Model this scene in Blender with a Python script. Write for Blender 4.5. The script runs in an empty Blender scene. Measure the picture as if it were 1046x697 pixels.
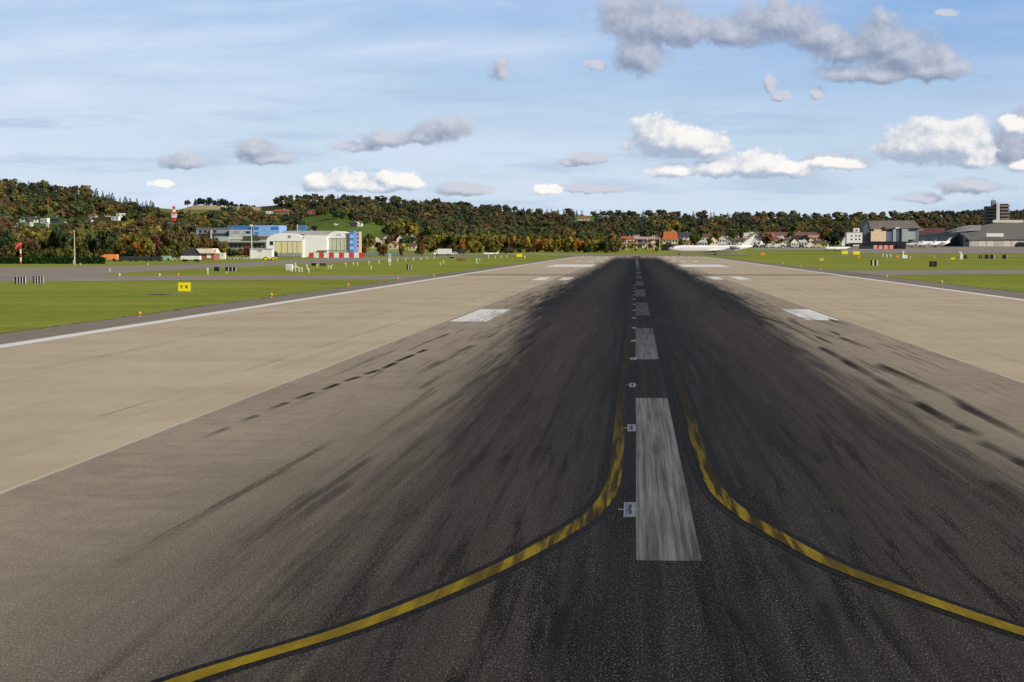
import bpy, math, random
import numpy as np
from mathutils import Vector, Matrix, Euler
random.seed(7); np.random.seed(7)
PI = math.pi
col = bpy.context.scene.collection
# ------------------------------------------------------------------ camera
H, F, CX, CY = 4.38, 2034.0, 523.0, 348.5
PITCH = math.atan(95.5 / F)
YAW = math.atan(126.2 / math.hypot(F, 95.5))
cam_d = bpy.data.cameras.new('camera'); cam = bpy.data.objects.new('camera', cam_d); col.objects.link(cam)
cam.location = (0, 0, H); cam.rotation_euler = (PI / 2 - PITCH, 0, YAW)
cam_d.sensor_width = 36; cam_d.lens = F * 36 / 1046; cam_d.clip_start = 0.5; cam_d.clip_end = 40000
bpy.context.scene.camera = cam
ROT = Euler((PI / 2 - PITCH, 0, YAW)).to_matrix()

def ray(px, py): return ROT @ Vector((px - CX, CY - py, -F))
def gp(px, py):                       # photograph pixel -> flat airfield ground
    r = ray(px, py); t = -H / r.z
    return (r.x * t, r.y * t)
def colx(px, d):                      # x of an azimuth column at distance d
    r = ray(px, 253); return r.x / r.y * d
def px_of(x, y): return 649.2 + 2034 * x / max(y, 1.0)

# ------------------------------------------------------------------ terrain
COLS = [
 (-300, [(760, 264.7), (1000, 254), (1300, 236), (1500, 224), (2000, 184)]),
 (0,    [(760, 264.7), (1000, 254), (1300, 236), (1500, 225), (2000, 190)]),
 (90,   [(800, 264.1), (1000, 256), (1300, 238), (1500, 228), (2000, 200)]),
 (150,  [(850, 263.5), (1000, 257), (1300, 242), (1500, 232), (2100, 212)]),
 (200,  [(1000, 261.9), (1200, 250), (1400, 238), (2000, 217), (2600, 209.0)]),
 (260,  [(1000, 261.9), (1200, 250), (1400, 240), (2000, 219), (2500, 211)]),
 (300,  [(1000, 261.9), (1200, 254), (1500, 243), (1900, 228), (2400, 206)]),
 (350,  [(1000, 261.9), (1200, 256), (1500, 245), (1850, 221), (2400, 205)]),
 (400,  [(1000, 261.9), (1200, 258), (1500, 247), (1800, 232), (2500, 207)]),
 (430,  [(1000, 261.9), (1200, 258), (1500, 249), (2000, 236), (2500, 210)]),
 (500,  [(1000, 261.9), (1200, 257.6), (1500, 252), (2000, 238), (2500, 215)]),
 (560,  [(1000, 261.9), (1200, 256.6), (1500, 252), (2000, 238), (2500, 219)]),
 (640,  [(1030, 261.6), (1180, 256.6), (1500, 250), (1900, 243), (2500, 222)]),
 (700,  [(1030, 261.6), (1180, 256.6), (1500, 250), (1900, 243), (2500, 223)]),
 (780,  [(950, 262.3), (1180, 256.2), (1450, 252.0), (1800, 245), (2500, 224)]),
 (860,  [(900, 262.8), (1180, 256.0), (1450, 252.0), (1800, 246), (2500, 224)]),
 (905,  [(900, 262.8), (1180, 255.9), (1450, 252.0), (1800, 249), (2500, 223)]),
 (940,  [(900, 262.8), (1180, 255.9), (1450, 252.0), (1800, 248), (2500, 222)]),
 (985,  [(900, 262.8), (1180, 255.9), (1450, 252.0), (1800, 247), (2500, 226), (3400, 222)]),
 (1046, [(900, 262.8), (1180, 255.9), (1450, 252.0), (1800, 246), (2500, 228), (3400, 221.5)]),
 (1350, [(900, 262.8), (1180, 255.9), (1450, 252.0), (1800, 246), (2500, 228), (3400, 221)]),
]
def _cy(t, d):
    if d <= t[0][0]: return 253 + H * F / max(d, 1)
    for (a, ya), (b, yb) in zip(t, t[1:]):
        if d <= b: return ya + (yb - ya) * (d - a) / (b - a)
    return t[-1][1] + (d - t[-1][0]) * 0.022
def yapp(px, d):
    if px <= COLS[0][0]: return _cy(COLS[0][1], d)
    for (a, ta), (b, tb) in zip(COLS, COLS[1:]):
        if px <= b:
            k = (px - a) / (b - a); k = k * k * (3 - 2 * k)
            return _cy(ta, d) * (1 - k) + _cy(tb, d) * k
    return _cy(COLS[-1][1], d)
def hz(x, y):
    if y < 700: return 0.0
    return max(0.0, H - (yapp(px_of(x, y), y) - 253) * y / F)
def dist_at(px, py):
    lo = 60.0; hi = 700.0
    if yapp(px, hi) > py:
        best = (1e9, 700.0)
        while hi < 3500:
            v = yapp(px, hi)
            if v < best[0]: best = (v, hi)
            if v <= py: break
            lo = hi; hi += 25
        else: return best[1]
    for _ in range(14 if hi > 700 else 30):
        m = (lo + hi) / 2
        if yapp(px, m) > py: lo = m
        else: hi = m
    return (lo + hi) / 2
def at(px, py):
    d = dist_at(px, py); x = colx(px, d)
    return Vector((x, d, hz(x, d)))

# ------------------------------------------------------------------ nodes
class NG:
    def __init__(s, tree): s.t = tree; s.n = tree.nodes; s.l = tree.links
    def new(s, typ, **kw):
        n = s.n.new(typ)
        for k, v in kw.items(): setattr(n, k, v)
        return n
    def put(s, sock, v):
        if isinstance(v, bpy.types.NodeSocket): s.l.new(v, sock)
        elif v is not None: sock.default_value = v
    def m(s, op, a, b=None, c=None, clamp=False):
        n = s.new('ShaderNodeMath', operation=op, use_clamp=clamp)
        for i, v in enumerate((a, b, c)):
            if v is not None: s.put(n.inputs[i], v)
        return n.outputs[0]
    def v(s, op, a, b=None):
        n = s.new('ShaderNodeVectorMath', operation=op)
        s.put(n.inputs[0], a)
        if b is not None: s.put(n.inputs[1], b)
        return n.outputs['Value'] if op in ('LENGTH', 'DISTANCE', 'DOT_PRODUCT') else n.outputs[0]
    def sep(s, a):
        n = s.new('ShaderNodeSeparateXYZ'); s.put(n.inputs[0], a); return n.outputs
    def comb(s, x, y, z=0.0):
        n = s.new('ShaderNodeCombineXYZ'); s.put(n.inputs[0], x); s.put(n.inputs[1], y); s.put(n.inputs[2], z); return n.outputs[0]
    def noise(s, vec, scale, detail=2, rough=0.5, dist=0.0, color=False):
        n = s.new('ShaderNodeTexNoise'); s.put(n.inputs['Vector'], vec); s.put(n.inputs['Scale'], scale)
        n.inputs['Detail'].default_value = detail; n.inputs['Roughness'].default_value = rough; n.inputs['Distortion'].default_value = dist
        return n.outputs['Color'] if color else n.outputs['Fac']
    def sm(s, x, a, b, lo=0.0, hi=1.0):
        n = s.new('ShaderNodeMapRange', interpolation_type='SMOOTHSTEP')
        for i, v in enumerate((x, a, b, lo, hi)): s.put(n.inputs[i], v)
        return n.outputs[0]
    def mix(s, f, a, b, blend='MIX'):
        n = s.new('ShaderNodeMix', data_type='RGBA', blend_type=blend)
        s.put(n.inputs['Factor'], f)
        for i, v in ((6, a), (7, b)):
            if isinstance(v, tuple) and len(v) == 3: v = (*v, 1)
            s.put(n.inputs[i], v)
        return n.outputs[2]
def material(name):
    m = bpy.data.materials.new(name); m.use_nodes = True; m.node_tree.nodes.clear()
    g = NG(m.node_tree); out = g.new('ShaderNodeOutputMaterial')
    b = g.new('ShaderNodeBsdfPrincipled'); g.l.new(b.outputs[0], out.inputs[0])
    return m, g, b, out
_mc = {}
def paint(rgb, rough=0.6, var=0.14, scale=0.6, metal=0.0, spec=0.3):
    key = (tuple(rgb), rough, var, scale, metal)
    if key in _mc: return _mc[key]
    m, g, b, out = material('surface')
    tc = g.new('ShaderNodeTexCoord')
    n1 = g.noise(tc.outputs['Object'], scale, 4, 0.6)
    x = g.sep(tc.outputs['Object'])
    n2 = g.noise(g.comb(g.m('MULTIPLY', x[0], 2.2), g.m('MULTIPLY', x[1], 2.2), g.m('MULTIPLY', x[2], 0.25)), scale * 1.4, 3, 0.6)
    f = g.m('ADD', g.m('MULTIPLY', n1, 0.5), g.m('MULTIPLY', n2, 0.5))
    f = g.sm(f, 0.3, 0.7)
    c = g.mix(f, tuple(v * (1 - var) for v in rgb), tuple(min(1, v * (1 + var)) for v in rgb))
    g.put(b.inputs['Base Color'], c); b.inputs['Roughness'].default_value = rough; b.inputs['Metallic'].default_value = metal
    b.inputs['Specular IOR Level'].default_value = spec
    _mc[key] = m; return m
WHITE = (0.74, 0.74, 0.72)
mWhite = paint(WHITE, .5, .06); mOff = paint((.6, .58, .52), .6, .1); mCream = paint((.62, .52, .36), .7)
mBlack = paint((.012, .012, .014), .6); mDark = paint((.035, .04, .05), .6); mGrey = paint((.22, .23, .24), .6)
mLGrey = paint((.42, .43, .43), .6); mRed = paint((.5, .05, .04), .6); mGlass = paint((.03, .04, .055), .15, .1, .3, 0, .6)
mYel = paint((.85, .72, .02), .5, .05); mOra = paint((.8, .25, .03), .5, .08); mPost = paint((.62, .66, .5), .6)
mTyre = paint((.02, .02, .02), .9); mMetal = paint((.3, .31, .32), .4, .1, 1, .5)
mRoofR = paint((.3, .1, .06), .8, .3, 1.5); mRoofB = paint((.13, .07, .05), .8, .3, 1.5); mRoofD = paint((.05, .05, .06), .8, .2, 1.5)
mRoofO = paint((.42, .12, .045), .8, .25, 1.5); mPink = paint((.4, .22, .2), .8)

# ------------------------------------------------------------------ objects
def tag(o, label=None, cat=None, group=None, kind=None):
    if label: o['label'] = label
    if cat: o['category'] = cat
    if group: o['group'] = group
    if kind: o['kind'] = kind
    return o
class MB:
    def __init__(s): s.v = []; s.f = []
    def add(s, vs, fs):
        k = len(s.v); s.v += [tuple(p) for p in vs]; s.f += [tuple(i + k for i in f) for f in fs]; return s
    def box(s, x0, x1, y0, y1, z0, z1):
        return s.add([(x0,y0,z0),(x1,y0,z0),(x1,y1,z0),(x0,y1,z0),(x0,y0,z1),(x1,y0,z1),(x1,y1,z1),(x0,y1,z1)],
                     [(0,3,2,1),(4,5,6,7),(0,1,5,4),(1,2,6,5),(2,3,7,6),(3,0,4,7)])
    def tube(s, pts, rs, n=8, cap=True):
        pts = [Vector(p) for p in pts]
        if not isinstance(rs, (list, tuple)): rs = [rs] * len(pts)
        vs = []; fs = []
        for i, p in enumerate(pts):
            a = pts[min(i + 1, len(pts) - 1)] - pts[max(i - 1, 0)]; a.normalize()
            u = a.orthogonal().normalized() if abs(a.x) > .9 or i == 0 else None
            ref = Vector((1, 0, 0)) if abs(a.x) < .8 else Vector((0, 0, 1))
            u = a.cross(ref).normalized(); w = a.cross(u).normalized()
            for j in range(n):
                t = 2 * PI * j / n; vs.append(p + (u * math.cos(t) + w * math.sin(t)) * rs[i])
        for i in range(len(pts) - 1):
            for j in range(n):
                k = (j + 1) % n; fs.append((i*n+j, i*n+k, (i+1)*n+k, (i+1)*n+j))
        if cap: fs.append(tuple(range(n - 1, -1, -1))); fs.append(tuple((len(pts)-1)*n + j for j in range(n)))
        return s.add(vs, fs)
    def prism(s, poly, y0, y1):       # polygon in x,z extruded along y
        n = len(poly); vs = [(x, y0, z) for x, z in poly] + [(x, y1, z) for x, z in poly]
        fs = [tuple(range(n)), tuple(range(2*n-1, n-1, -1))] + [(i, i+n, (i+1)%n+n, (i+1)%n) for i in range(n)]
        return s.add(vs, fs)
    def build(s, name, mat, parent=None, smooth=False, xf=None):
        me = bpy.data.meshes.new(name); me.from_pydata(s.v, [], s.f); me.validate(); me.update()
        if smooth: me.polygons.foreach_set('use_smooth', [True] * len(me.polygons))
        if mat: me.materials.append(mat)
        o = bpy.data.objects.new(name, me); col.objects.link(o)
        if parent: o.parent = parent
        return o
def empty(name, loc, rz=0.0):
    o = bpy.data.objects.new(name, None); o.empty_display_size = 1; col.objects.link(o); o.location = loc; o.rotation_euler = (0, 0, rz); return o
class Th:
    """a thing standing on the terrain at photograph column px, ground row py; parts are given in rows/columns and metres deep"""
    def __init__(s, name, label, cat, px, py, group=None, rz=0.0, d=None):
        if d is None: loc = at(px, py)
        else:
            x = colx(px, d); loc = Vector((x, d, H - (py - 253) * d / F))
        s.o = empty(name, loc, rz); s.px, s.py, s.s = px, py, loc.y / F
        tag(s.o, label, cat, group)
    def X(s, x): return (x - s.px) * s.s
    def Z(s, y): return (s.py - y) * s.s
    def box(s, name, mat, x0, x1, y0, y1, off=0.0, dep=1.0, parent=None):
        return MB().box(s.X(x0), s.X(x1), off, off + dep, s.Z(y1), s.Z(y0)).build(name, mat, parent or s.o)
    def prism(s, name, mat, poly, off, dep, parent=None):
        return MB().prism([(s.X(x), s.Z(y)) for x, y in poly], off, off + dep).build(name, mat, parent or s.o)
    def window(s, x0, x1, y0, y1, off, mat=None, parent=None):
        return MB().box(s.X(x0), s.X(x1), off - .06, off + .05, s.Z(y1), s.Z(y0)).build('window', mat or mGlass, parent or s.o)
def copy_tree(o, parent=None):
    c = o.copy(); col.objects.link(c); c.parent = parent
    for ch in [k for k in o.children]: copy_tree(ch, c)
    return c
def sheet(name, poly, z, mat, jitter=0.0, kind='structure'):
    me = bpy.data.meshes.new(name)
    me.from_pydata([(x, y, z) for x, y in poly], [], [tuple(range(len(poly)))]); me.update()
    if me.polygons[0].normal.z < 0: me.flip_normals()
    me.materials.append(mat); o = bpy.data.objects.new(name, me); col.objects.link(o); o['kind'] = kind; return o

# ------------------------------------------------------------------ ground materials
def grass_mat():
    m, g, b, out = material('grass')
    p = g.new('ShaderNodeNewGeometry').outputs['Position']; q = g.sep(p)
    big = g.noise(p, 0.012, 5, 0.6); mid = g.noise(g.comb(g.m('MULTIPLY', q[0], 0.35), g.m('MULTIPLY', q[1], 0.12)), 0.5, 4, 0.65); fine = g.noise(p, 3.0, 4, 0.7)
    mow = g.noise(g.comb(g.m('MULTIPLY', q[0], 0.03), g.m('MULTIPLY', q[1], 0.12)), 1.0, 3, 0.6)
    c = g.mix(g.sm(big, .35, .65), (.180, .232, .028), (.265, .290, .042))
    c = g.mix(g.m('MULTIPLY', g.sm(mow, .42, .66), .55), c, (.33, .31, .06))
    c = g.mix(g.m('MULTIPLY', g.sm(mid, .5, .75), .55), c, (.11, .14, .018))
    c = g.mix(g.m('MULTIPLY', g.sm(fine, .35, .75), .4), c, (.08, .105, .016))
    tf = g.noise(g.comb(g.m('MULTIPLY', q[0], .9), g.m('MULTIPLY', q[1], .28), 4.), 1.0, 4, .75)
    c = g.mix(g.m('MULTIPLY', g.sm(tf, .5, .68), .5), c, (.12, .15, .022)); c = g.mix(g.m('MULTIPLY', g.sm(tf, .42, .3), .4), c, (.36, .35, .07))
    # hill ground under the trees and ploughed / meadow fields
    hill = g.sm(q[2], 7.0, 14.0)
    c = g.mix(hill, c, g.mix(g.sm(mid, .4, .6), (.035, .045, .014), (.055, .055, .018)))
    fx = g.m('ADD', g.m('MULTIPLY', g.m('DIVIDE', q[0], q[1]), 2034.), 649.2)
    def zone(a0, a1, d0, d1, cc, soft=25.):
        nonlocal c
        k = g.m('MULTIPLY', g.m('MULTIPLY', g.sm(fx, a0 - 2, a0 + 2), g.sm(fx, a1 - 2, a1 + 2, 1., 0.)), g.m('MULTIPLY', g.sm(q[1], d0, d0 + soft), g.sm(q[1], d1, d1 + soft, 1., 0.)))
        c = g.mix(k, c, cc)
    zone(150., 264., 1950., 2250., g.mix(g.sm(mid, .4, .6), (.13, .14, .03), (.17, .17, .04)))
    zone(150., 264., 2235., 2900., g.mix(g.sm(mid, .4, .6), (.37, .28, .15), (.44, .34, .19)))
    zone(306., 400., 1540., 2010., g.mix(g.sm(mid, .4, .6), (.085, .135, .025), (.12, .165, .03)))
    zone(586., 608., 2150., 2480., (.10, .16, .04)); zone(12., 64., 1380., 1600., (.06, .11, .025)); zone(255., 300., 1850., 2200., (.15, .14, .05))
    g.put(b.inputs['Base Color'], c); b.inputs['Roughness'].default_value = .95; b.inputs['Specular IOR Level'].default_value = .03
    bp = g.new('ShaderNodeBump'); bp.inputs['Strength'].default_value = .6; bp.inputs['Distance'].default_value = .12
    g.put(bp.inputs['Height'], fine); g.put(b.inputs['Normal'], bp.outputs[0])
    return m
mGrass = grass_mat()

def speckle(g, q, scale):
    vec = g.comb(g.m('MULTIPLY', q[0], 1.0), g.m('MULTIPLY', q[1], 0.30))
    return g.noise(vec, scale, 2, .9)

def runway_mat():
    m, g, b, out = material('runway_surface')
    p = g.new('ShaderNodeNewGeometry').outputs['Position']; q = g.sep(p); X, Y = q[0], q[1]
    XC = g.m('SUBTRACT', X, 0.63); A = g.m('ABSOLUTE', XC)
    # fine grain (three octaves so that it stays visible at any distance)
    g1 = speckle(g, q, 42.0); g2 = speckle(g, q, 13.0); g3 = g.noise(p, 1.3, 4, .65); g4 = g.noise(p, .12, 4, .6)
    # streak noise, long in the rolling direction
    def st(kx, ky, d=3, r=.6, off=0.0): return g.noise(g.comb(g.m('MULTIPLY', X, kx), g.m('MULTIPLY', Y, ky), off), 1.0, d, r)
    s1 = st(3.4, .045, 4, .62, 1.3); s2 = st(1.1, .02, 3, .6, 4.1); s3 = st(10., .06, 3, .65, 8.7); s4 = st(.35, .008, 2, .5, 2.2)
    # ---- outer concrete
    con = g.mix(g.sm(g4, .3, .7), (.420, .345, .243), (.485, .402, .292))
    con = g.mix(g.m('MULTIPLY', g.sm(g3, .35, .7), .18), con, (.27, .225, .175))
    con = g.mix(g.m('MULTIPLY', g.sm(s2, .5, .75), .35), con, (.235, .20, .16))
    con = g.mix(g.m('MULTIPLY', g.sm(g2, .5, .8), .25), con, (.48, .43, .36))
    # slab joints: along (every 7.5 m) and across
    jx = g.m('ABSOLUTE', g.m('SUBTRACT', g.m('PINGPONG', g.m('ADD', XC, 52.5 - 11.87), 3.75), 3.75))
    jy = g.m('ABSOLUTE', g.m('SUBTRACT', g.m('PINGPONG', Y, 30.0), 30.0))
    wob = g.m('MULTIPLY', g.noise(p, .8, 3, .7), .05)
    jn = g.m('MAXIMUM', g.sm(jx, .02, .06, 1, 0), g.sm(jy, .06, .22, .6, 0))
    jn = g.m('MULTIPLY', jn, g.sm(g.noise(p, .11, 3, .6), .42, .55))
    con = g.mix(g.m('MULTIPLY', jn, .6), con, (.15, .12, .09))
    pt = g.m('MULTIPLY', g.sm(g.noise(p, .045, 3, .5, 1.0), .56, .60), .25)
    con = g.mix(pt, con, (.52, .45, .35))
    stn = g.sm(g.noise(g.comb(g.m('MULTIPLY', X, .5), g.m('MULTIPLY', Y, .06), 7.), 1., 5, .7), .56, .72)
    con = g.mix(g.m('MULTIPLY', stn, .22), con, (.24, .19, .14))
    # ---- inner asphalt
    asp = g.mix(g.sm(g4, .3, .7), (.270, .225, .172), (.328, .278, .215))
    asp = g.mix(g.m('MULTIPLY', g.sm(A, g.sm(Y, 20., 60., 4.6, 3.0), g.sm(Y, 20., 60., 11.4, 10.4), 1., 0.), g.sm(Y, 60., 140., .88, .6)), asp, (.070, .063, .056))
    asp = g.mix(g.m('MULTIPLY', g.m('MULTIPLY', g.sm(s3, .44, .68), g.sm(A, 5., 10., .32, .10)), 1.), asp, (.10, .088, .074))
    asp = g.mix(g.m('MULTIPLY', g.sm(g3, .35, .7), .4), asp, (.14, .12, .098))
    edge = g.m('ADD', A, g.m('MULTIPLY', g.m('SUBTRACT', g.noise(p, .5, 3, .6), .5), .10))
    # blend inner tone with distance: the older asphalt bleaches to the concrete tone far off
    asp = g.mix(g.sm(Y, 60., 260., 0., .7), asp, (.31, .26, .20))
    inner = g.sm(edge, 11.84, 11.90, 1, 0)
    base = g.mix(inner, con, asp)
    # seam between both, pale saw cut
    base = g.mix(g.sm(g.m('ABSOLUTE', g.m('SUBTRACT', edge, 11.87)), .03, .09, .8, 0), base, (.52, .45, .36))
    # ---- outside shoulder, darker asphalt beyond the edge line
    sh = g.m('MAXIMUM', g.sm(X, -28.55, -28.5, 1, 0), g.sm(X, 32.55, 32.6))
    base = g.mix(sh, base, g.mix(g.sm(g3, .3, .7), (.19, .162, .135), (.25, .215, .18)))
    # dark repair strip across the runway
    rp = g.m('MULTIPLY', g.sm(Y, 306., 308.), g.sm(Y, 328., 331., 1, 0))
    base = g.mix(g.m('MULTIPLY', rp, .45), base, (.11, .10, .09))
    # ---- rubber deposit
    w = g.sm(Y, 18., 190., 4.6, 8.8)
    XR = g.m('SUBTRACT', X, g.sm(Y, 20., 150., 1.15, .45)); AR = g.m('ABSOLUTE', XR)
    r = g.m('DIVIDE', AR, w)
    den = g.sm(r, .55, g.sm(Y, 25., 90., 1.75, 1.42), 1.0, 0.0)
    st_all = g.m('ADD', g.m('ADD', g.m('MULTIPLY', s1, .38), g.m('MULTIPLY', s2, .34)), g.m('MULTIPLY', st(2.4, .11, 4, .6, 61.), .28))
    rub = g.sm(g.m('ADD', den, g.m('MULTIPLY', g.m('SUBTRACT', st_all, .5), 1.9)), .08, .72)
    rub = g.m('MULTIPLY', rub, g.sm(r, 1.15, g.sm(Y, 25., 90., 2.3, 1.75), 1, 0))
    # single tyre streaks outside the solid band
    band = g.m('MULTIPLY', g.sm(r, .7, 1.0), g.sm(A, 9.5, 13.2, 1, 0))
    tz = g.m('MULTIPLY', band, g.sm(Y, 40., 75.))
    tz = g.m('MULTIPLY', tz, g.sm(Y, 360., 420., 1, .25))
    sk = g.m('MULTIPLY', g.sm(st(3.0, .045, 2, .55, 21.), .615, .68), tz)
    sk2 = g.m('MULTIPLY', g.sm(st(6., .06, 2, .6, 31.), .62, .70), tz)
    rub = g.m('MAXIMUM', rub, g.m('MULTIPLY', g.m('MAXIMUM', sk, sk2), .8))
    # strength with distance: thin near, solid in the touchdown zone, ends at the far end
    amt = g.m('MULTIPLY', g.sm(Y, 18., 70., .86, .98), g.sm(Y, 700., 980., 1, .15))
    rub = g.m('MULTIPLY', rub, amt)
    rcol = g.mix(g.sm(s4, .4, .6), (.010, .010, .013), (.015, .015, .017))
    # lanes between main gear tracks keep a browner tone
    lane = g.m('MULTIPLY', g.sm(g.m('ABSOLUTE', g.m('SUBTRACT', AR, 4.3)), .6, 2.9, 1, 0), g.sm(s2, .25, .8, 1, .55))
    rcol = g.mix(g.m('MULTIPLY', lane, g.sm(Y, 300., 600., 1.0, .5)), rcol, (.036, .030, .027))
    c = g.mix(rub, base, rcol)
    c = g.mix(g.m('MULTIPLY', g.m('MULTIPLY', g.sm(s3, .50, .64), rub), .32), c, (.006, .006, .007))
    c = g.mix(g.m('MULTIPLY', g.m('MULTIPLY', g.sm(s3, .46, .34), rub), .22), c, (.050, .044, .040))
    # centre strip with the light trench
    cs = g.m('MULTIPLY', g.sm(g.m('ABSOLUTE', g.m('ADD', X, .11)), .08, .17, 1, 0), .55)
    c = g.mix(cs, c, (.007, .009, .015))
    cc = g.m('MULTIPLY', g.sm(g.m('ABSOLUTE', g.m('SUBTRACT', X, .45)), .6, 2.4, 1, 0), g.sm(s1, .3, .7, .35, .85))
    c = g.mix(cc, c, (.010, .010, .012))
    # dark near streaks in the middle
    ns = g.m('MULTIPLY', g.sm(st(2.6, .10, 4, .65, 44.), .49, .62), g.m('MULTIPLY', g.sm(AR, 3.2, 7.5, .85, .0), g.sm(Y, 32., 75., 1., .12)))
    c = g.mix(ns, c, (.007, .007, .008))
    # stone grain of the coarse asphalt (only inside the seam)
    near = g.m('MULTIPLY', inner, g.sm(Y, 90., 160., 1, .25))
    gr = g.m('MULTIPLY', g.sm(g1, .55, .68), near)
    amp = g.m('MULTIPLY', gr, g.sm(s1, .3, .65, .62, .20))
    c = g.mix(amp, c, (.30, .27, .235))
    c = g.mix(g.m('MULTIPLY', g.m('MULTIPLY', g.sm(g1, .56, .66), near), g.sm(A, 3., 8., .05, .42)), c, (.47, .43, .37))
    g5 = speckle(g, q, 90.0)
    c = g.mix(g.m('MULTIPLY', g.m('MULTIPLY', g.sm(g5, .62, .70), inner), g.sm(Y, 25., 50., .55, .0)), c, (.34, .31, .28))
    dk = g.m('MULTIPLY', g.sm(g1, .44, .30), near)
    c = g.mix(g.m('MULTIPLY', dk, .68), c, (.010, .010, .011))
    c = g.mix(g.m('MULTIPLY', g.m('MULTIPLY', g.sm(g2, .40, .70), .22), inner), c, g.mix(1.0, c, (1.7, 1.6, 1.5, 1), 'MULTIPLY'))
    c = g.mix(g.m('MULTIPLY', g.m('SUBTRACT', 1., inner), g.sm(g1, .52, .75, 0, .22)), c, (.16, .135, .105))
    g.put(b.inputs['Base Color'], c)
    g.put(b.inputs['Roughness'], g.m('ADD', .86, g.m('MULTIPLY', rub, -.08)))
    b.inputs['Specular IOR Level'].default_value = .015
    bp = g.new('ShaderNodeBump'); bp.inputs['Strength'].default_value = .5; bp.inputs['Distance'].default_value = .01
    g.put(bp.inputs['Height'], g1); g.put(b.inputs['Normal'], bp.outputs[0])
    return m
mRunway = runway_mat()

def pave_mat(a, bb, name='pavement'):
    m, g, b, out = material(name)
    p = g.new('ShaderNodeNewGeometry').outputs['Position']
    c = g.mix(g.sm(g.noise(p, .05, 5, .6), .3, .7), a, bb)
    c = g.mix(g.m('MULTIPLY', g.sm(g.noise(p, 1.0, 4, .7), .4, .7), .3), c, tuple(v * .7 for v in a))
    g.put(b.inputs['Base Color'], c); b.inputs['Roughness'].default_value = .9; b.inputs['Specular IOR Level'].default_value = .03
    return m
mTaxi = pave_mat((.235, .205, .17), (.30, .265, .22)); mApron = pave_mat((.25, .21, .18), (.31, .27, .235)); mEdge = pave_mat((.05, .04, .03), (.09, .075, .05))

def mark_mat(kind):
    m, g, b, out = material('marking_' + kind)
    p = g.new('ShaderNodeNewGeometry').outputs['Position']; q = g.sep(p); X, Y = q[0], q[1]
    s1 = g.noise(g.comb(g.m('MULTIPLY', X, 13.), g.m('MULTIPLY', Y, .09)), 1., 4, .65)
    s2 = g.noise(g.comb(g.m('MULTIPLY', X, 44.), g.m('MULTIPLY', Y, .22), 3.), 1., 3, .7)
    s3 = g.noise(g.comb(g.m('MULTIPLY', X, 3.), g.m('MULTIPLY', Y, .12), 9.), 1., 3, .7)
    gr = speckle(g, q, 22.)
    if kind == 'centre':
        c = g.mix(g.sm(g.m('ADD', g.m('MULTIPLY', s1, .6), g.m('MULTIPLY', s2, .4)), .34, .66), (.062, .064, .068), (.235, .235, .24))
        c = g.mix(g.m('MULTIPLY', g.sm(s3, .45, .7), .6), c, (.04, .042, .046))
        far = g.m('MULTIPLY', g.sm(Y, 62., 130., .35, 1.25), g.sm(Y, 380., 560., 1, .2))
        c = g.mix(g.m('MULTIPLY', far, .62), c, (.02, .025, .032))
        c = g.mix(g.m('MULTIPLY', g.sm(gr, .42, .3), .4), c, (.04, .04, .04))
    elif kind == 'white':
        c = g.mix(g.sm(s1, .3, .7), (.60, .60, .575), (.74, .74, .72))
        c = g.mix(g.m('MULTIPLY', g.sm(g.noise(p, 1.2, 4, .7), .56, .74), .45), c, (.40, .37, .32))
        rx = g.sm(g.m('ABSOLUTE', g.m('SUBTRACT', X, .6)), 9.2, 11.8, .5, 0.)
        c = g.mix(g.m('MULTIPLY', rx, g.sm(s3, .40, .55)), c, (.08, .08, .08))
    elif kind == 'yellow':
        c = g.mix(g.sm(g.noise(p, .7, 4, .7), .35, .65), (.26, .185, .016), (.19, .135, .016))
        A = g.m('ABSOLUTE', g.m('SUBTRACT', X, .5))
        f = g.m('MULTIPLY', g.sm(g.noise(g.comb(g.m('MULTIPLY', X, 5.), g.m('MULTIPLY', Y, .16), 5.), 1., 3, .6), .40, .56), g.sm(A, 1.0, 4.5, .97, .15))
        c = g.mix(f, c, (.026, .021, .011))
        c = g.mix(g.sm(Y, 24., 58., 0, .96), c, (.020, .018, .015))
        c = g.mix(g.m('MULTIPLY', g.sm(gr, .45, .3), .4), c, (.06, .045, .01))
    else:
        c = g.mix(g.sm(gr, .4, .7), (.012, .012, .015), (.03, .03, .034))
    g.put(b.inputs['Base Color'], c); b.inputs['Roughness'].default_value = .9; b.inputs['Specular IOR Level'].default_value = .03
    return m
mMC, mMW, mMY, mMK = mark_mat('centre'), mark_mat('white'), mark_mat('yellow'), mark_mat('border')

# ------------------------------------------------------------------ ground sheet
def build_ground():
    xs = sorted(set([-12000, -6000, -3500, -2600, -2100] + list(range(-1700, 1701, 20)) + [2100, 2600, 3500, 6000, 12000]))
    ys = sorted(set([-3000, -1000, -300, -100] + list(range(0, 700, 50)) + list(range(700, 3500, 20)) + [3600, 3800, 4200, 5000, 7000, 12000, 25000]))
    vs = [(x, y, hz(x, y)) for y in ys for x in xs]; n = len(xs)
    fs = [(j*n+i, j*n+i+1, (j+1)*n+i+1, (j+1)*n+i) for j in range(len(ys)-1) for i in range(n-1)]
    me = bpy.data.meshes.new('ground'); me.from_pydata(vs, [], fs); me.update()
    me.polygons.foreach_set('use_smooth', [True] * len(fs)); me.materials.append(mGrass)
    o = bpy.data.objects.new('ground', me); col.objects.link(o); o['kind'] = 'structure'
build_ground()
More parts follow.
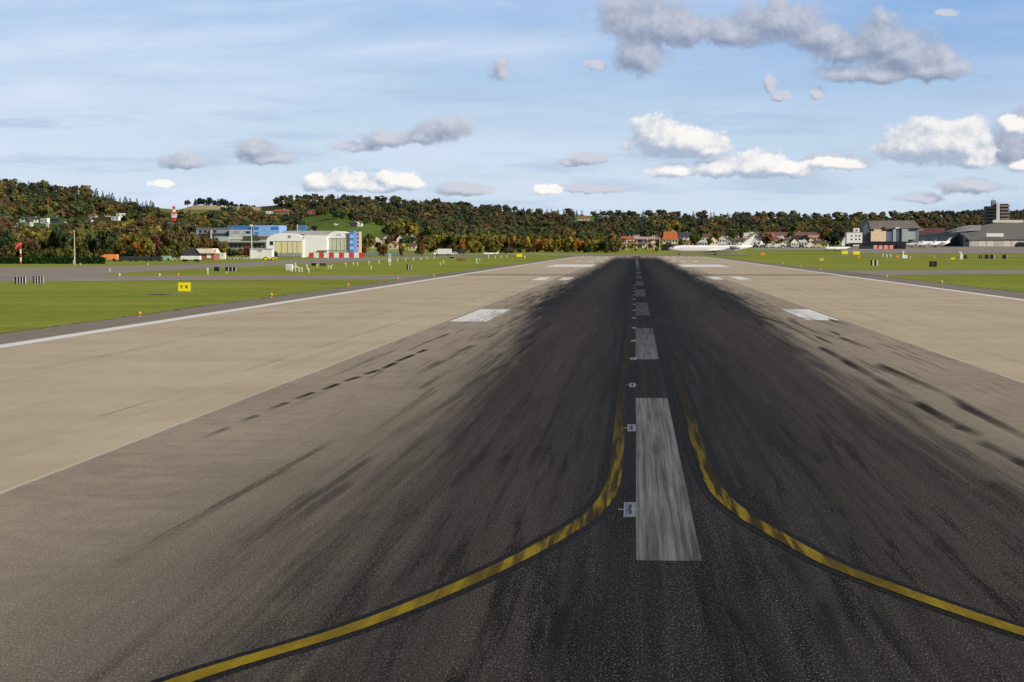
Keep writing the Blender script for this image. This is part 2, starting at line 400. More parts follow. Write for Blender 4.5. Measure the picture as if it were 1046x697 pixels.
# runway with slightly ragged turf edge
def ragged(x, y0, y1, step, amp):
    return [(x + random.uniform(-amp, amp), y) for y in np.arange(y0, y1, step)]
L = ragged(-31.9, -60, 995, 1.6, .16); R = ragged(37.3, -60, 995, 1.6, .16)
sheet('runway', R + [(37.3, 1000), (-31.9, 1000)] + L[::-1], .03, mRunway)
me2 = [(x - random.uniform(.1, .4), y) for x, y in L]; me3 = [(x + random.uniform(.15, .6), y) for x, y in R]
sheet('turf_edge_soil_left', L + me2[::-1], .022, mEdge); sheet('turf_edge_soil_right', R + me3[::-1], .022, mEdge)
P1 = [(-120,274),(-20,273.5),(60,272.7),(150,271.3),(240,268.6),(330,264.2),(430,259.8+2),(470,262.1),(500,262.1),(500,262.6),(440,263.5),(330,269.3),(240,273.2),(180,276.2),(130,278.7),(99,281.2),(120,282.2),(310,281.4),(420,281.4),(480,279.9),(523,277.2),(450,284.6),(410,285.7),(300,286),(150,286.8),(0,288),(-120,289)]
sheet('taxiway', [gp(*p) for p in P1], .014, mTaxi)
P2 = [(835,276.6),(900,276.4),(1150,275.2),(1150,279.2),(890,281.3),(886,282.5)]
sheet('taxiway_exit', [gp(*p) for p in P2], .014, mTaxi)
def drape(name, pxs, ds, mat, lift=.12):
    vs = []; n = len(pxs)
    for d in ds:
        for p in pxs:
            x = colx(p, d); vs.append((x, d, hz(x, d) + lift))
    fs = [(j*n+i, j*n+i+1, (j+1)*n+i+1, (j+1)*n+i) for j in range(len(ds)-1) for i in range(n-1)]
    me = bpy.data.meshes.new(name); me.from_pydata(vs, [], fs); me.update(); me.materials.append(mat)
    o = bpy.data.objects.new(name, me); col.objects.link(o); o['kind'] = 'structure'
drape('apron', list(range(862, 1300, 6)), list(range(1040, 1480, 10)), mApron)
drape('service_road', list(range(845, 1300, 6)), list(range(905, 925, 5)), mTaxi, .08)
drape('cross_taxiway', list(range(560, 770, 5)), list(range(1004, 1066, 6)), mTaxi, .15)
drape('parking_road', list(range(770, 862, 6)), list(range(1190, 1330, 10)), mApron)
drape('perimeter_road', list(range(370, 560, 5)), list(range(1010, 1040, 5)), mTaxi, .12)

# ------------------------------------------------------------------ markings
zM = .036
def rect_marks(name, rects, mat, z=zM):
    mb = MB()
    for x0, x1, y0, y1 in rects: mb.add([(x0,y0,z),(x1,y0,z),(x1,y1,z),(x0,y1,z)], [(0,1,2,3)])
    o = mb.build(name, mat); o['kind'] = 'structure'; return o
y0 = gp(685, 575.5)[1]
cl = []
for k in range(-2, 19): cl.append((.02, .93, y0 + 50*k, y0 + 50*k + 30))
rect_marks('centreline_marking', cl, mMC)
rect_marks('edge_line_marking', [(-28.3, -27.4, -60, 985), (31.65, 32.55, -60, 985)], mMW)
td = [(-10.9, -8.75, 116.5, 140), (10.25, 12.2, 120, 141), (-13.9, -12.2, 266, 290), (-10.4, -8.9, 266, 290), (10.6, 12.1, 272, 300), (14.0, 15.7, 272, 300),
      (-20.5, -9.9, 447, 512), (10.6, 21.4, 447, 512)]
for yy in (615, 765):
    for c in ((-17.8, -14.1, -10.5) if yy == 615 else (-14.5, -10.9)): td.append((c - .9, c + .9, yy, yy + 26))
    for c in ((11.5, 15.1) if yy == 765 else (11.5, 15.1, 18.8)): td.append((c - .9, c + .9, yy, yy + 26))
for k in range(16):
    c = -25 + k * 3.6
    if abs(c - .5) > 2: td.append((c - .9, c + .9, 930, 966))
rect_marks('touchdown_zone_marking', td, mMW)
def curve_pts(pix):
    P = [Vector((*gp(*p), 0)) for p in pix]; out = []
    P = [P[0] * 2 - P[1]] + P + [P[-1] * 2 - P[-2]]
    for i in range(1, len(P) - 2):
        a, b, c, d = P[i-1:i+3]
        for k in range(10):
            t = k / 10
            out.append(.5*((2*b)+(-a+c)*t+(2*a-5*b+4*c-d)*t*t+(-a+3*b-3*c+d)*t**3))
    out.append(P[-2]); return out
def ribbon(name, pts, w, z, mat):
    vs = []
    for i, p in enumerate(pts):
        t = (pts[min(i+1, len(pts)-1)] - pts[max(i-1, 0)]).normalized(); n = Vector((-t.y, t.x, 0))
        vs += [(*(p + n * w / 2).xy, z), (*(p - n * w / 2).xy, z)]
    mb = MB().add(vs, [(2*i, 2*i+1, 2*i+3, 2*i+2) for i in range(len(pts)-1)])
    o = mb.build(name, mat); o['kind'] = 'structure'
LC = [(60,748),(203,693),(351,647.7),(446.8,610.9),(523.3,576),(575.9,547.3),(609.3,523.4),(626,494.7),(631.8,451.7),(635.2,403.9),(638.5,372),(642,335),(645.3,300)]
RC = [(684.5,365),(690.5,384.5),(704,425.5),(713,457),(729,498),(756.4,525.5),(792.7,548.2),(847.3,577.7),(911,602.7),(974.5,625.5),(1042.7,648.2),(1130,675)]
for c in (curve_pts(LC), curve_pts(RC)):
    ribbon('taxi_line_border', c, .56, .034, mMK); ribbon('taxi_line_marking', c, .27, .041, mMY)

# explicit rubber skid marks
def skid_mat():
    m, g, b, out = material('skid_rubber')
    p = g.new('ShaderNodeNewGeometry').outputs['Position']; q = g.sep(p)
    at_ = g.new('ShaderNodeAttribute', attribute_name='alpha')
    n = g.noise(g.comb(g.m('MULTIPLY', q[0], 14.), g.m('MULTIPLY', q[1], .8)), 1., 3, .7); gr = speckle(g, q, 22.)
    a = g.m('MULTIPLY', at_.outputs['Fac'], g.sm(g.m('ADD', n, g.m('MULTIPLY', at_.outputs['Fac'], .5)), .36, .64))
    a = g.m('MULTIPLY', a, g.sm(gr, .62, .45, .45, 1.), clamp=True)
    b.inputs['Base Color'].default_value = (.018, .018, .020, 1); b.inputs['Roughness'].default_value = .9; b.inputs['Specular IOR Level'].default_value = .03
    g.put(b.inputs['Alpha'], a); return m
def skids():
    vs = []; fs = []; al = []
    def strip(x0, y0_, x1, y1_, w, a, z, fade=.8):
        n = 12
        for i in range(n + 1):
            t = i / n; x = x0 + (x1 - x0) * t; y = y0_ + (y1_ - y0_) * t
            e = min(1, t * 7) * (1 - t) ** fade * a * random.uniform(.85, 1.0)
            for k, (o, am) in enumerate(((-.5, 0), (-.32, 1), (.32, 1), (.5, 0))):
                vs.append((x + o * w, y, z)); al.append(e * am)
            if i:
                s0 = len(vs) - 8
                for k in range(3): fs.append((s0+k, s0+k+1, s0+5+k, s0+4+k))
    z = .046
    def pxs(a, b, w, al_, fade=.8):
        nonlocal z
        (x0, y0_), (x1, y1_) = gp(*a), gp(*b); strip(x0, y0_, x1, y1_, w, al_, z, fade); z += .0006
    # dashed skip marks, left
    for a, b, al_ in [((436,358),(426,362),1.),((424,363),(404,371),.9),((405,371.5),(391,378),.85),((388,379),(372,384),.75),((368,386),(352,391),.7),((347,393),(330,400),.6),((322,402),(302,409),.55),((296,412),(275,420),.4),((266,425),(246,433),.3),((236,438),(205,450),.25)]:
        pxs(a, b, .26, min(1.3, al_ * 1.75), .35)
    for a, b, w, al_ in [((345,450),(110,584),.22,.42),((262,496),(20,640),.34,.22),((387,465),(235,570),.20,.5),((330,498),(180,612),.34,.4),((300,480),(200,530),.2,.3),
        ((362,494),(262,560),.3,.4),((486,353),(452,368),.4,.6),((452,369),(420,388),.4,.5),((470,362),(438,379),.3,.4),((522,371),(470,400),.34,.55),((475,402),(380,462),.34,.35),
        ((580,620),(560,700),.2,1.),((556,628),(545,700),.12,.5),((745,620),(800,697),.16,.7),((842,612),(872,697),.18,.6),((890,622),(945,697),.16,.55),((800,566),(832,612),.2,.55),
        ((555,455),(536,486),.3,.5),((520,466),(505,488),.3,.4),((720,600),(742,697),.12,.5),((620,610),(604,697),.2,.35)]:
        pxs(a, b, w, al_)
    # right: long braking marks
    for a, b, w, al_ in [((773,323),(812,335),.45,.8),((800,333),(826,343),.35,.6),((804,327),(846,346),.35,.6),((824,325),(868,338),.28,.5),((845,326),(866,333),.3,.95),((857,345),(882,355),.42,.8),
        ((895,372),(968,405),.40,1.),((968,405),(1044,446),.34,.6),((836,355),(866,370),.42,.95),((860,368),(902,392),.5,.8),((895,388),(938,412),.5,.5),((932,411),(998,446),.42,1.),((975,412),(1050,450),.34,1.),
        ((940,412),(965,432),.4,.5),((976,437),(1000,445),.4,.8),((1000,452),(1060,482),.4,.6),((1035,470),(1070,490),.3,.8),((835,345),(850,352),.4,.5),((905,402),(945,420),.5,.35),((880,395),(950,440),.5,.35),((1010,492),(1070,530),.5,.45),((790,345),(845,372),.5,.3)]:
        pxs(a, (b[0] + (b[0]-a[0])*.25, b[1] + (b[1]-a[1])*.25), w * .66, min(1.3, al_ * 1.4))
    for _ in range(46):
        s = random.choice((-1, 1)); d = random.uniform(45, 260) ** 1.0; wd = 5 + 3.6 * min(1, (d - 25) / 165)
        x = .6 + s * (wd * random.uniform(.75, 1.38)); ln = random.uniform(3, 16)
        strip(x, d, x + random.uniform(-.15, .15), d + ln, random.uniform(.12, .26), random.uniform(.35, .9), z); z += .0006
    me = bpy.data.meshes.new('rubber_skid_marks'); me.from_pydata(vs, [], fs); me.update()
    at_ = me.attributes.new('alpha', 'FLOAT', 'POINT'); at_.data.foreach_set('value', al); me.materials.append(skid_mat())
    o = bpy.data.objects.new('rubber_skid_marks', me); col.objects.link(o); o['kind'] = 'structure'
skids()

# ------------------------------------------------------------------ runway fittings
mPlate = paint((.15, .155, .17), .5, .3, 6., .2)
def centre_light(y, label):
    o = empty('runway_light', (-.085, y, .034))
    tag(o, label, 'runway light', 'inset lights along the centreline')
    MB().box(-.10, .10, -.90, .90, 0, .012).build('ramp_plate', mPlate, o)
    MB().box(-.015, .035, -.60, -.18, .012, .016).build('slot', mBlack, o); MB().box(-.015, .035, .18, .60, .012, .016).build('slot', mBlack, o); MB().box(-.055, -.042, -.8, .8, .012, .015).build('groove', mDark, o)
    MB().box(-.19, -.102, -.06, .06, 0, .01).build('painted_tick', mPlate, o); MB().box(.102, .17, -.06, .06, 0, .01).build('painted_tick', mPlate, o)
    MB().tube([(0, 0, .013), (0, 0, .022)], [.085, .06], 16).build('lens_dome', mMetal, o)
    MB().box(-.03, .03, -.10, -.055, .013, .03).build('lens', mBlack, o); MB().box(-.03, .03, .055, .10, .013, .03).build('lens', mBlack, o)
yl = gp(644, 523)[1]
for k in range(14):
    centre_light(yl + 15 * k, 'inset runway light, %s from the near end of the row beside the centre stripes' % (['first', 'second', 'third', 'fourth', 'fifth', 'sixth', 'seventh', 'eighth', 'ninth', 'tenth', 'eleventh', 'twelfth', 'thirteenth', 'fourteenth'][k]))
ORD = ['first', 'second', 'third', 'fourth', 'fifth', 'sixth', 'seventh', 'eighth', 'ninth', 'tenth', 'eleventh', 'twelfth', 'thirteenth', 'fourteenth', 'fifteenth', 'sixteenth', 'seventeenth', 'eighteenth', 'nineteenth', 'twentieth']
ORD += ['twenty ' + o for o in ORD[:9]] + ['thirtieth'] + ['thirty ' + o for o in ORD[:9]] + ['fortieth'] + ['forty ' + o for o in ORD[:9]]
def edge_light(px, py, label, matc, group, k=1.0):
    x, y = gp(px, py); o = empty('edge_light', (x, y, .01)); tag(o, label, 'edge light', group)
    MB().tube([(0,0,0),(0,0,.03)], [.16*k, .16*k], 14).build('base', mLGrey, o)
    MB().tube([(0,0,.03),(0,0,.20*k)], [.045*k, .045*k], 8).build('stem', matc, o)
    MB().tube([(0,0,.20*k),(0,0,.24*k),(0,0,.36*k),(0,0,.43*k)], [.12*k, .15*k, .13*k, .04*k], 14).build('lamp_head', matc, o, True)
for i, (px, py) in enumerate([(142.5,324),(277,304.5),(355.5,293.5),(406,287.2),(443,283.2)]):
    edge_light(px, py, 'orange edge light at the turf left of the runway, %s from the near end' % ORD[i], mOra, 'left runway edge lights', 0.8 if i < 1 else 1.0)
for i, (px, py) in enumerate([(962,290),(906,284),(838,276.2),(818,273.3),(800,270.5)]):
    edge_light(px, py, 'pale yellow edge light at the turf right of the runway, %s from the near end' % ORD[i], paint((.7,.5,.15)), 'right runway edge lights', .9)
for i, (px, py) in enumerate([(122,282.8),(163,282.9),(182,282.6)]):
    edge_light(px, py, 'small light on the grass island between the taxiway arms, %s from its left tip' % ORD[i], mOra if i == 2 else mPost, 'taxiway edge lights', 1.1)

# yellow taxiway sign (near, left)
x, y = gp(188.5, 299); s = y / F
o = empty('taxiway_sign', (x, y, .0)); tag(o, 'near yellow taxiway sign with two dark marks on the left grass', 'sign')
MB().box(-.62, .62, -.06, .06, .13, .98).build('panel', mYel, o)
MB().box(-.66, .66, -.05, .07, .98, 1.02).box(-.66, .66, -.05, .07, .09, .13).box(-.66, -.62, -.05, .07, .13, .98).box(.62, .66, -.05, .07, .13, .98).build('frame', paint((.25,.2,.02)), o)
g1 = MB().prism([(-.40,.68),(-.16,.68),(-.16,.60),(-.24,.60),(-.24,.40),(-.32,.40),(-.32,.60),(-.40,.60)], -.068, -.061).build('marking', mBlack, o)
g2 = MB().box(.1, .32, -.068, -.061, .42, .70).build('marking', mBlack, o)
MB().box(.17, .25, -.074, -.0685, .50, .545).build('marking_gap', mYel, g2); MB().box(.17, .25, -.074, -.0685, .60, .64).build('marking_gap', mYel, g2)
for sx in (-.45, .45): MB().tube([(sx, 0, 0), (sx, 0, .10)], .04).build('leg', mMetal, o)
MB().box(-.85, .85, -.35, .35, .0, .012 + .02).build('foundation', paint((.3, .27, .2)), o)
x, y = gp(163, 301.2)
o = empty('painted_shadow', (x, y, 0)); tag(o, 'flat dark patch painted as the shadow of the yellow sign on the grass', 'painted shadow')
MB().box(-.9, .9, -1.2, 1.2, 0, .03).build('frame', paint((.12,.1,.08)), o); MB().box(-.75, .75, -1.05, 1.05, .03, .05).build('shadow_core', mBlack, o)  # flat dark slabs standing in for the sign's shadow on the grass

def boards(px0, px1, y0_, y1_, n, label, cat='marker board', mat=None, white=True, gap=.35, group=None, py=None, name='marker_board'):
    """a row of n upright boards on short legs"""
    t = Th(name, label, cat, (px0 + px1) / 2, py or y1_, group)
    w = (px1 - px0) / n
    for i in range(n):
        a = px0 + i * w; b_ = a + w * (1 - gap)
        bp = t.box('panel', mat or mBlack, a, b_, y0_, y1_ - (y1_-y0_)*.12, 0, .08)
        if white: t.box('edge_trim', mWhite, b_ + w*.02, b_ + w * gap * .55, y0_ + .2, y1_ - (y1_-y0_)*.12, -.02, .1)
    t.box('leg', mMetal, px0 + w*.2, px0 + w*.2 + .35, y1_ - (y1_-y0_)*.12, y1_, .0, .06)
    t.box('leg', mMetal, px1 - w*.6, px1 - w*.6 + .35, y1_ - (y1_-y0_)*.12, y1_, .0, .06)
    return t
mNavy = paint((.02, .022, .05), .5)
boards(14.5, 26.5, 283.3, 292, 4, 'left block of four navy and white boards on the left grass', mat=mNavy)
boards(33, 44.5, 282.8, 291.3, 4, 'right block of four navy and white boards on the left grass', mat=mNavy)
boards(218.6, 224, 273, 278, 1, 'single wide black board on the grass island, next to the white post', white=False, gap=.05)
boards(230, 241.5, 273, 278, 3, 'row of three black boards on the grass island', gap=.25)
boards(318, 323, 269, 272.2, 1, 'low black board left of two others before the red and white barrier', white=False, gap=.05)
boards(327, 333, 269, 272.2, 2, 'pair of low black boards before the red and white barrier', white=False, gap=.2)
boards(415.5, 420.5, 270.3, 276.6, 2, 'black and white board pair on the grass right of the lattice mast', gap=.4)
boards(459, 464, 262.6, 264.2, 1, 'tiny black board on the grass below the dark lorry', white=False, gap=.05)
boards(889.5, 897.5, 265.5, 272, 2, 'black and white board with bright side on the right grass', gap=.5)
boards(949.5, 957.5, 266.7, 273.3, 2, 'plain black double board on the right grass', white=False, gap=.1)
boards(985, 987.8, 260.5, 264.8, 1, 'narrow black board right of the white angled post', white=False, gap=.05)
boards(999.8, 1004.5, 260.3, 264.8, 2, 'two thin black boards in the right hand row', white=False, gap=.45)
boards(1006, 1010, 260.2, 264.9, 1, 'square black board in the middle of the right hand row', white=False, gap=.05)
boards(1011.5, 1016.5, 260.2, 264.9, 1, 'square black board with white corner in the right hand row', white=True, gap=.25)
boards(1024, 1029, 260.2, 265, 1, 'black board with white cap at the end of the right hand row', white=True, gap=.15)

def small_sign(px, py, w, h, label, mat, leg=True, name='sign', cat='sign'):
    t = Th(name, label, cat, px, py)
    t.box('panel', mat, px - w/2, px + w/2, py - h, py - h*.18, 0, .25)
    t.box('leg', mMetal, px - w*.3, px - w*.3 + .3, py - h*.18, py, .05, .12); t.box('leg', mMetal, px + w*.3 - .3, px + w*.3, py - h*.18, py, .05, .12)
    t.box('frame', paint((.3,.28,.1)), px - w/2 - .15, px + w/2 + .15, py - h - .2, py - h, -.03, .3)
small_sign(530.5, 263.4, 5.6, 4.0, 'yellow taxiway sign left of the runway near its far end', mYel)
small_sign(779.5, 261.5, 4.6, 3.0, 'amber taxiway sign on the grass right of the airliner', mOra)
small_sign(863, 260.2, 6, 3.8, 'bright yellow sign below the small aircraft, left of a pair', mYel)
small_sign(875, 260.8, 6.5, 4.0, 'bright yellow sign below the white house, right of a pair', mYel)
small_sign(917, 263.6, 3.6, 2.6, 'orange box sign among the instruments on the right grass', mOra)
small_sign(955, 264.0, 3.2, 1.5, 'faint amber sign above the plain black double board', mOra)
small_sign(973.5, 265.0, 4.2, 1.8, 'low yellow sign left of the white angled post', mYel)
small_sign(839.5, 267, 4.5, 3.4, 'thin yellow sign on stakes in the right grass', paint((.5,.45,.08)))
small_sign(877.8, 264.6, 2.6, 2.6, 'small orange sign just below the right yellow sign', mOra)
small_sign(471, 267.5, 9, 4.0, 'weathered red brown panel standing on the left grass', paint((.19, .13, .045)))
small_sign(298, 278.6, 0.8, 3, 'short white stake in front of the white slatted screen', mWhite)

# white posts and instruments on the left grass
def post(px, py, h, label, group, mat=mPost, head=True, w=1.2):
    t = Th('marker_post', label, 'marker post', px, py, group)
    t.box('post', mat, px - w*.28, px + w*.28, py - h, py, 0, .2)
    if head: t.box('cap', mat, px - w*.5, px + w*.5, py - h, py - h*.62, -.22, .2)
PO = [(212,281,7),(231.5,279.7,2),(305.3,278,5),(308.3,278.3,4.8),(313.6,275,4.6),(315.3,278.7,4.4),(324,273.6,3.5),(353,272,3.8),(361,271.8,3.7),(365.3,272,3.6),(377,271,4),(379.2,275.7,3.8),(387,269.6,3.6),
      (406,267.4,2.9),(414.3,267,2.8),(422.3,266.5,2.8),(430,266,2.7),(436.3,265,2.2),(443.5,264.6,2.2),(449.8,271.4,2.8),(453.2,269.6,3.2),(487,269.7,5.6),(490,266.6,2),(499,264.3,3.4),(506,264,2.4),(512,263.6,2.2),(518,263.4,2),(536,264.6,3.2),(112,277.9,3.2),(151,271.4,2.2),(82,271.4,2)]
for i, (px, py, h) in enumerate(PO):
    post(px, py, h, 'small pale marker post on the left grass, %s from the left' % ORD[sorted(p[0] for p in PO).index(px)], 'marker posts on the left grass', mWhite if h > 4 else mPost)
PR = [(902,262.5,3.2),(906,263.5,3.6),(910,263,3.2),(930,264.2,2.2)]
for i, (px, py, h) in enumerate(PR): post(px, py, h, 'small white instrument post on the right grass, %s from the left' % ORD[i], 'instrument posts on the right grass', mWhite)
t = Th('instrument_screen', 'white slatted instrument screen on legs on the grass island', 'weather screen', 295, 278)
t.box('housing', mWhite, 291.8, 298.2, 270.2, 276.4, 0, 1.2)
for k in range(3): t.box('slat', mOff, 291.7, 298.3, 271.2 + k*1.7, 271.7 + k*1.7, -.08, .07)
for a in (292.2, 297.4): t.box('leg', mWhite, a, a + .5, 276.4, 278, .2, .3)
t = Th('wind_sensor', 'white cross shaped wind sensor beside the slatted screen', 'wind sensor', 301.7, 277.5)
t.box('mast', mWhite, 301.4, 302, 268.6, 277.5, 0, .25); t.box('crossarm', mWhite, 299.7, 303.8, 272.2, 273.4, -.02, .22); t.box('vane', mWhite, 301, 302.5, 270.2, 271, -.03, .2)
t = Th('landing_antenna', 'low white antenna frame with slanted arm on the grass', 'antenna', 337, 275.2)
t.box('crossarm', mPost, 334.5, 339, 271.6, 272.4, 0, .2); t.box('leg', mPost, 334.7, 335.3, 272.4, 275.2, 0, .2); t.box('leg', mPost, 337.8, 338.4, 272.4, 275.2, 0, .2)
t.prism('slanted_arm', mPost, [(337.2,273.2),(340,270.2),(340.5,270.6),(337.8,273.6)], -.12, .1)
t = Th('glide_slope_mast', 'white lattice mast on the left grass in front of the village', 'mast', 398, 271.5)
for a in (397.1, 398.7): t.box('upright', mWhite, a, a + .35, 259, 271.5, 0, .25)
for k in range(8): t.box('rung', mWhite, 397.5, 398.7, 260 + k*1.5, 260.35 + k*1.5, .02, .2)
t.box('panel_antenna', mWhite, 396.8, 399.5, 264.8, 268.0, -.25, .22)
t = Th('angled_post', 'white angled post with slanted head on the right grass', 'post', 981.5, 265)
t.prism('post', mWhite, [(980.9,265),(983.3,265),(983.4,260),(982.2,257.8),(979.9,256.6),(979.9,257.8),(981.2,259)], 0, .5)
t.box('foot', mLGrey, 980, 984, 264.4, 265.05, -.2, .9)
t = Th('instrument_cabinet', 'white stepped instrument cabinet with short mast on the right grass', 'cabinet', 924, 264)
t.box('cabinet', mWhite, 921.8, 927, 260.6, 263.7, 0, 1.2); t.box('mast', mWhite, 922.4, 923.6, 256.2, 260.6, .3, .4); t.box('plinth', mLGrey, 921.4, 927.4, 263.7, 264.1, -.1, 1.4)

# ------------------------------------------------------------------ masts
def banded_mast(px, py, ytop, wpx, label, n=6, group=None, name='approach_light_mast', cat='mast', cross=True):
    t = Th(name, label, cat, px, py, group); h = (py - ytop) / n
    for k in range(n):
        t.box('red_band' if k % 2 == 0 else 'white_band', paint((.42,.12,.09)) if k % 2 == 0 else mOff, px - wpx/2, px + wpx/2, py - (k+1)*h, py - k*h, 0, .5)
    if cross:
        t.box('crossbar', paint((.42,.14,.1)), px - 2.6, px + 2.6, ytop - .5, ytop, -.05, .3)
        for a in (-2.3, 0, 2.3): t.box('lamp', mLGrey, px + a - .3, px + a + .3, ytop - 1.1, ytop - .5, -.05, .3)
    return t
for i, (px, yt) in enumerate([(627,246),(640,247),(650.5,241),(661.5,243),(668.5,241),(674,244)]):
    t = banded_mast(px, 257.5, yt, .9, 'red and white approach light mast beyond the runway end, %s from the left' % ORD[i], group='approach light masts beyond the runway')
t = Th('light_gantry', 'wide pink and white gantry frame beyond the runway end', 'gantry', 638, 258)
t.prism('strut', paint((.45,.3,.22)), [(631,258),(637.2,249),(637.8,249),(631.7,258)], .6, .3); t.prism('strut', paint((.45,.3,.22)), [(642,258),(637.8,249),(638.3,249),(642.7,258)], .6, .3)
t.box('beam', paint((.45,.2,.15)), 634, 666, 248.2, 249, .95, .3)
t = Th('windsock', 'red windsock on a red and white banded pole above the left hedge', 'windsock', 21, 271.6)
for k in range(5): t.box('red_band' if k % 2 == 0 else 'white_band', mRed if k % 2 == 0 else mWhite, 20.2, 21.5, 271.6 - (k+1)*4.2, 271.6 - k*4.2, 0, .3)
a, s = (t.X(20.4), t.s)
MB().tube([(t.X(21.4), .15, t.Z(249)), (t.X(19.5), -.3, t.Z(250.2)), (t.X(17.6), -.7, t.Z(252.2)), (t.X(16.4), -.9, t.Z(254.4))], [.45, .4, .34, .25], 10, False).build('sock', mRed, t.o, True)
MB().tube([(t.X(20.8), .15, t.Z(250.7)), (t.X(20.8), .15, t.Z(247.6))], .06).build('swivel', mMetal, t.o)
t = Th('lamp_mast', 'tall thin grey lamp mast behind the left hedge', 'mast', 76, 271.4)
MB().tube([(0, 0, 0), (0, 0, t.Z(236))], [.22, .1], 8).build('pole', mLGrey, t.o); t.box('cabinet', mLGrey, 74.9, 77.1, 266.3, 270, -.5, .4); t.box('floodlight', mLGrey, 75.2, 76.9, 235.4, 236.6, -.3, .4)
t = Th('radio_tower', 'red and white banded tower among the trees on the left hill', 'tower', 177.5, 232, d=1500)
for k, (y1, y2, w) in enumerate([(232,222,1.8),(222,219.4,2.2),(219.4,216.5,2.5),(216.5,213.6,1.1),(213.6,210.4,1.0)]):
    t.box('red_band' if k % 2 == 0 else 'white_band', mRed if k % 2 == 0 else mWhite, 177.5 - w, 177.5 + w, y2, y1, 0, 3)
t.box('platform', mWhite, 174.9, 180.1, 218.4, 219.2, -.4, 4)
t = Th('antenna_mast', 'slim white mast standing in front of the white shed', 'mast', 257.5, 264.8); MB().tube([(0, -1, 0), (0, -1, t.Z(230))], [.22, .12], 6).build('pole', mWhite, t.o); t.box('dish', mWhite, 256.2, 258.8, 229.4, 231.2, -1.4, .3)

# ------------------------------------------------------------------ vehicles
def vehicle(name, label, cat, px, py, w, h, body, kind='car', rz=0.0, group=None, d=None):
    """w,h: length and height in photograph columns/rows"""
    t = Th(name, label, cat, px, py, group, rz, d); Lm, Hm = w * t.s, h * t.s; o = t.o; D = min(Lm * .42, 2.4)
    wr = min(.16 * Hm + .12, .5)
    if kind == 'car':
        prof = [(-.5,.18),(.5,.18),(.5,.52),(.36,.60),(.22,.97),(-.24,1.0),(-.40,.62),(-.5,.56)]
        MB().prism([(a * Lm, b_ * Hm) for a, b_ in prof], 0, D).build('body', body, o)
        MB().prism([(a * Lm, b_ * Hm) for a, b_ in [(.31,.64),(.21,.9),(-.22,.93),(-.34,.66)]], -.02, D + .02).build('side_window', mGlass, o)
    elif kind == 'van':
        prof = [(-.5,.14),(.5,.14),(.5,.98),(-.30,1.0),(-.42,.62),(-.5,.5)]
        MB().prism([(a * Lm, b_ * Hm) for a, b_ in prof], 0, D).build('body', body, o)
        MB().prism([(a * Lm, b_ * Hm) for a, b_ in [(-.40,.6),(-.22,.6),(-.22,.88),(-.30,.88)]], -.02, D + .02).build('side_window', mGlass, o)
    else:
        MB().box(-.28 * Lm, .5 * Lm, 0, D, .22 * Hm, Hm).build('cargo_box', body, o)
        MB().prism([(a * Lm, b_ * Hm) for a, b_ in [(-.5,.16),(-.30,.16),(-.30,.82),(-.44,.82),(-.5,.5)]], .05, D - .05).build('cab', mWhite if kind == 'truck' else body, o)
        MB().box(-.3 * Lm, .5 * Lm, .1, D - .1, .13 * Hm, .215 * Hm).build('chassis', mBlack, o)
        MB().prism([(a * Lm, b_ * Hm) for a, b_ in [(-.47,.5),(-.36,.5),(-.36,.74),(-.43,.74)]], .03, D - .03).build('side_window', mGlass, o)
    for a in (-.32, .32):
        for yy in (-.03, D - .17): MB().tube([(a * Lm, yy, wr), (a * Lm, yy + .2, wr)], wr, 12).build('wheel', mTyre, o)
    return t
def bluish(r, g_, b_): return paint((r, g_, b_), .35, .05, .5, 0, .5)
vehicle('lorry', 'orange lorry parked at the right end of the left hedge', 'lorry', 110.5, 267.3, 18, 7.3, bluish(.8,.28,.08), 'truckb')
for i, (px, w) in enumerate([(127,17),(143,17),(158,14)]):
    vehicle('lorry', 'long dark lorry in the row right of the orange one, %s in the row' % ORD[i], 'lorry', px, 267.2, w, 5.2 - .2 * i, mDark, 'truckb', group='dark lorries parked in a row')
vehicle('van', 'pale green van behind the dark lorries', 'van', 168, 266.5, 12, 5, bluish(.28,.42,.33), 'van')
vehicle('parked_car', 'white car right of the pale green van', 'car', 176.5, 266.3, 6, 2.8, bluish(.6,.6,.6))
vehicle('parked_car', 'small white car behind the left hedge', 'car', 71, 263.7, 5.2, 2.6, bluish(.7,.7,.7), d=900)
for i, px in enumerate([84, 91, 97]): vehicle('parked_car', 'silver car behind the hedge beside the orange lorry, %s from the left' % ORD[i], 'car', px, 265.2, 6.5, 3.0, bluish(.35,.38,.42), d=800)
vehicle('lorry', 'big white box lorry by the tree row', 'lorry', 452, 261.3, 18, 7, mWhite, 'truck')
vehicle('parked_car', 'white car between the white and the dark lorry', 'car', 463.5, 260.6, 8, 3.4, bluish(.7,.7,.7))
vehicle('lorry', 'dark lorry behind the white car by the tree row', 'lorry', 470, 260.2, 9, 5, mDark, 'truckb')
vehicle('van', 'white van under the autumn tree row', 'van', 519.5, 256.8, 5.6, 3.2, mWhite, 'van')
vehicle('parked_car', 'white car near the middle of the tree row', 'car', 539, 256.6, 4.6, 2.2, bluish(.6,.62,.62))
vehicle('parked_car', 'blue white car at the right end of the tree row', 'car', 622, 255.6, 5, 3.2, bluish(.5,.6,.75))
vc = [((.7,.7,.7)), (.05,.06,.08), (.55,.57,.6), (.08,.1,.16), (.7,.7,.7), (.25,.27,.3), (.6,.6,.6), (.03,.03,.04)]
VR = [(772,6,3.4,1),(779,6,3,3),(785.5,6.2,4.2,2),(793,7.5,4.0,0),(800,5.6,3,5),(806,5.4,2.8,3),(812,5.6,3.6,6),(818.5,5.4,3,1),(826.5,7.5,4.6,0),(834,6,3.2,6)]
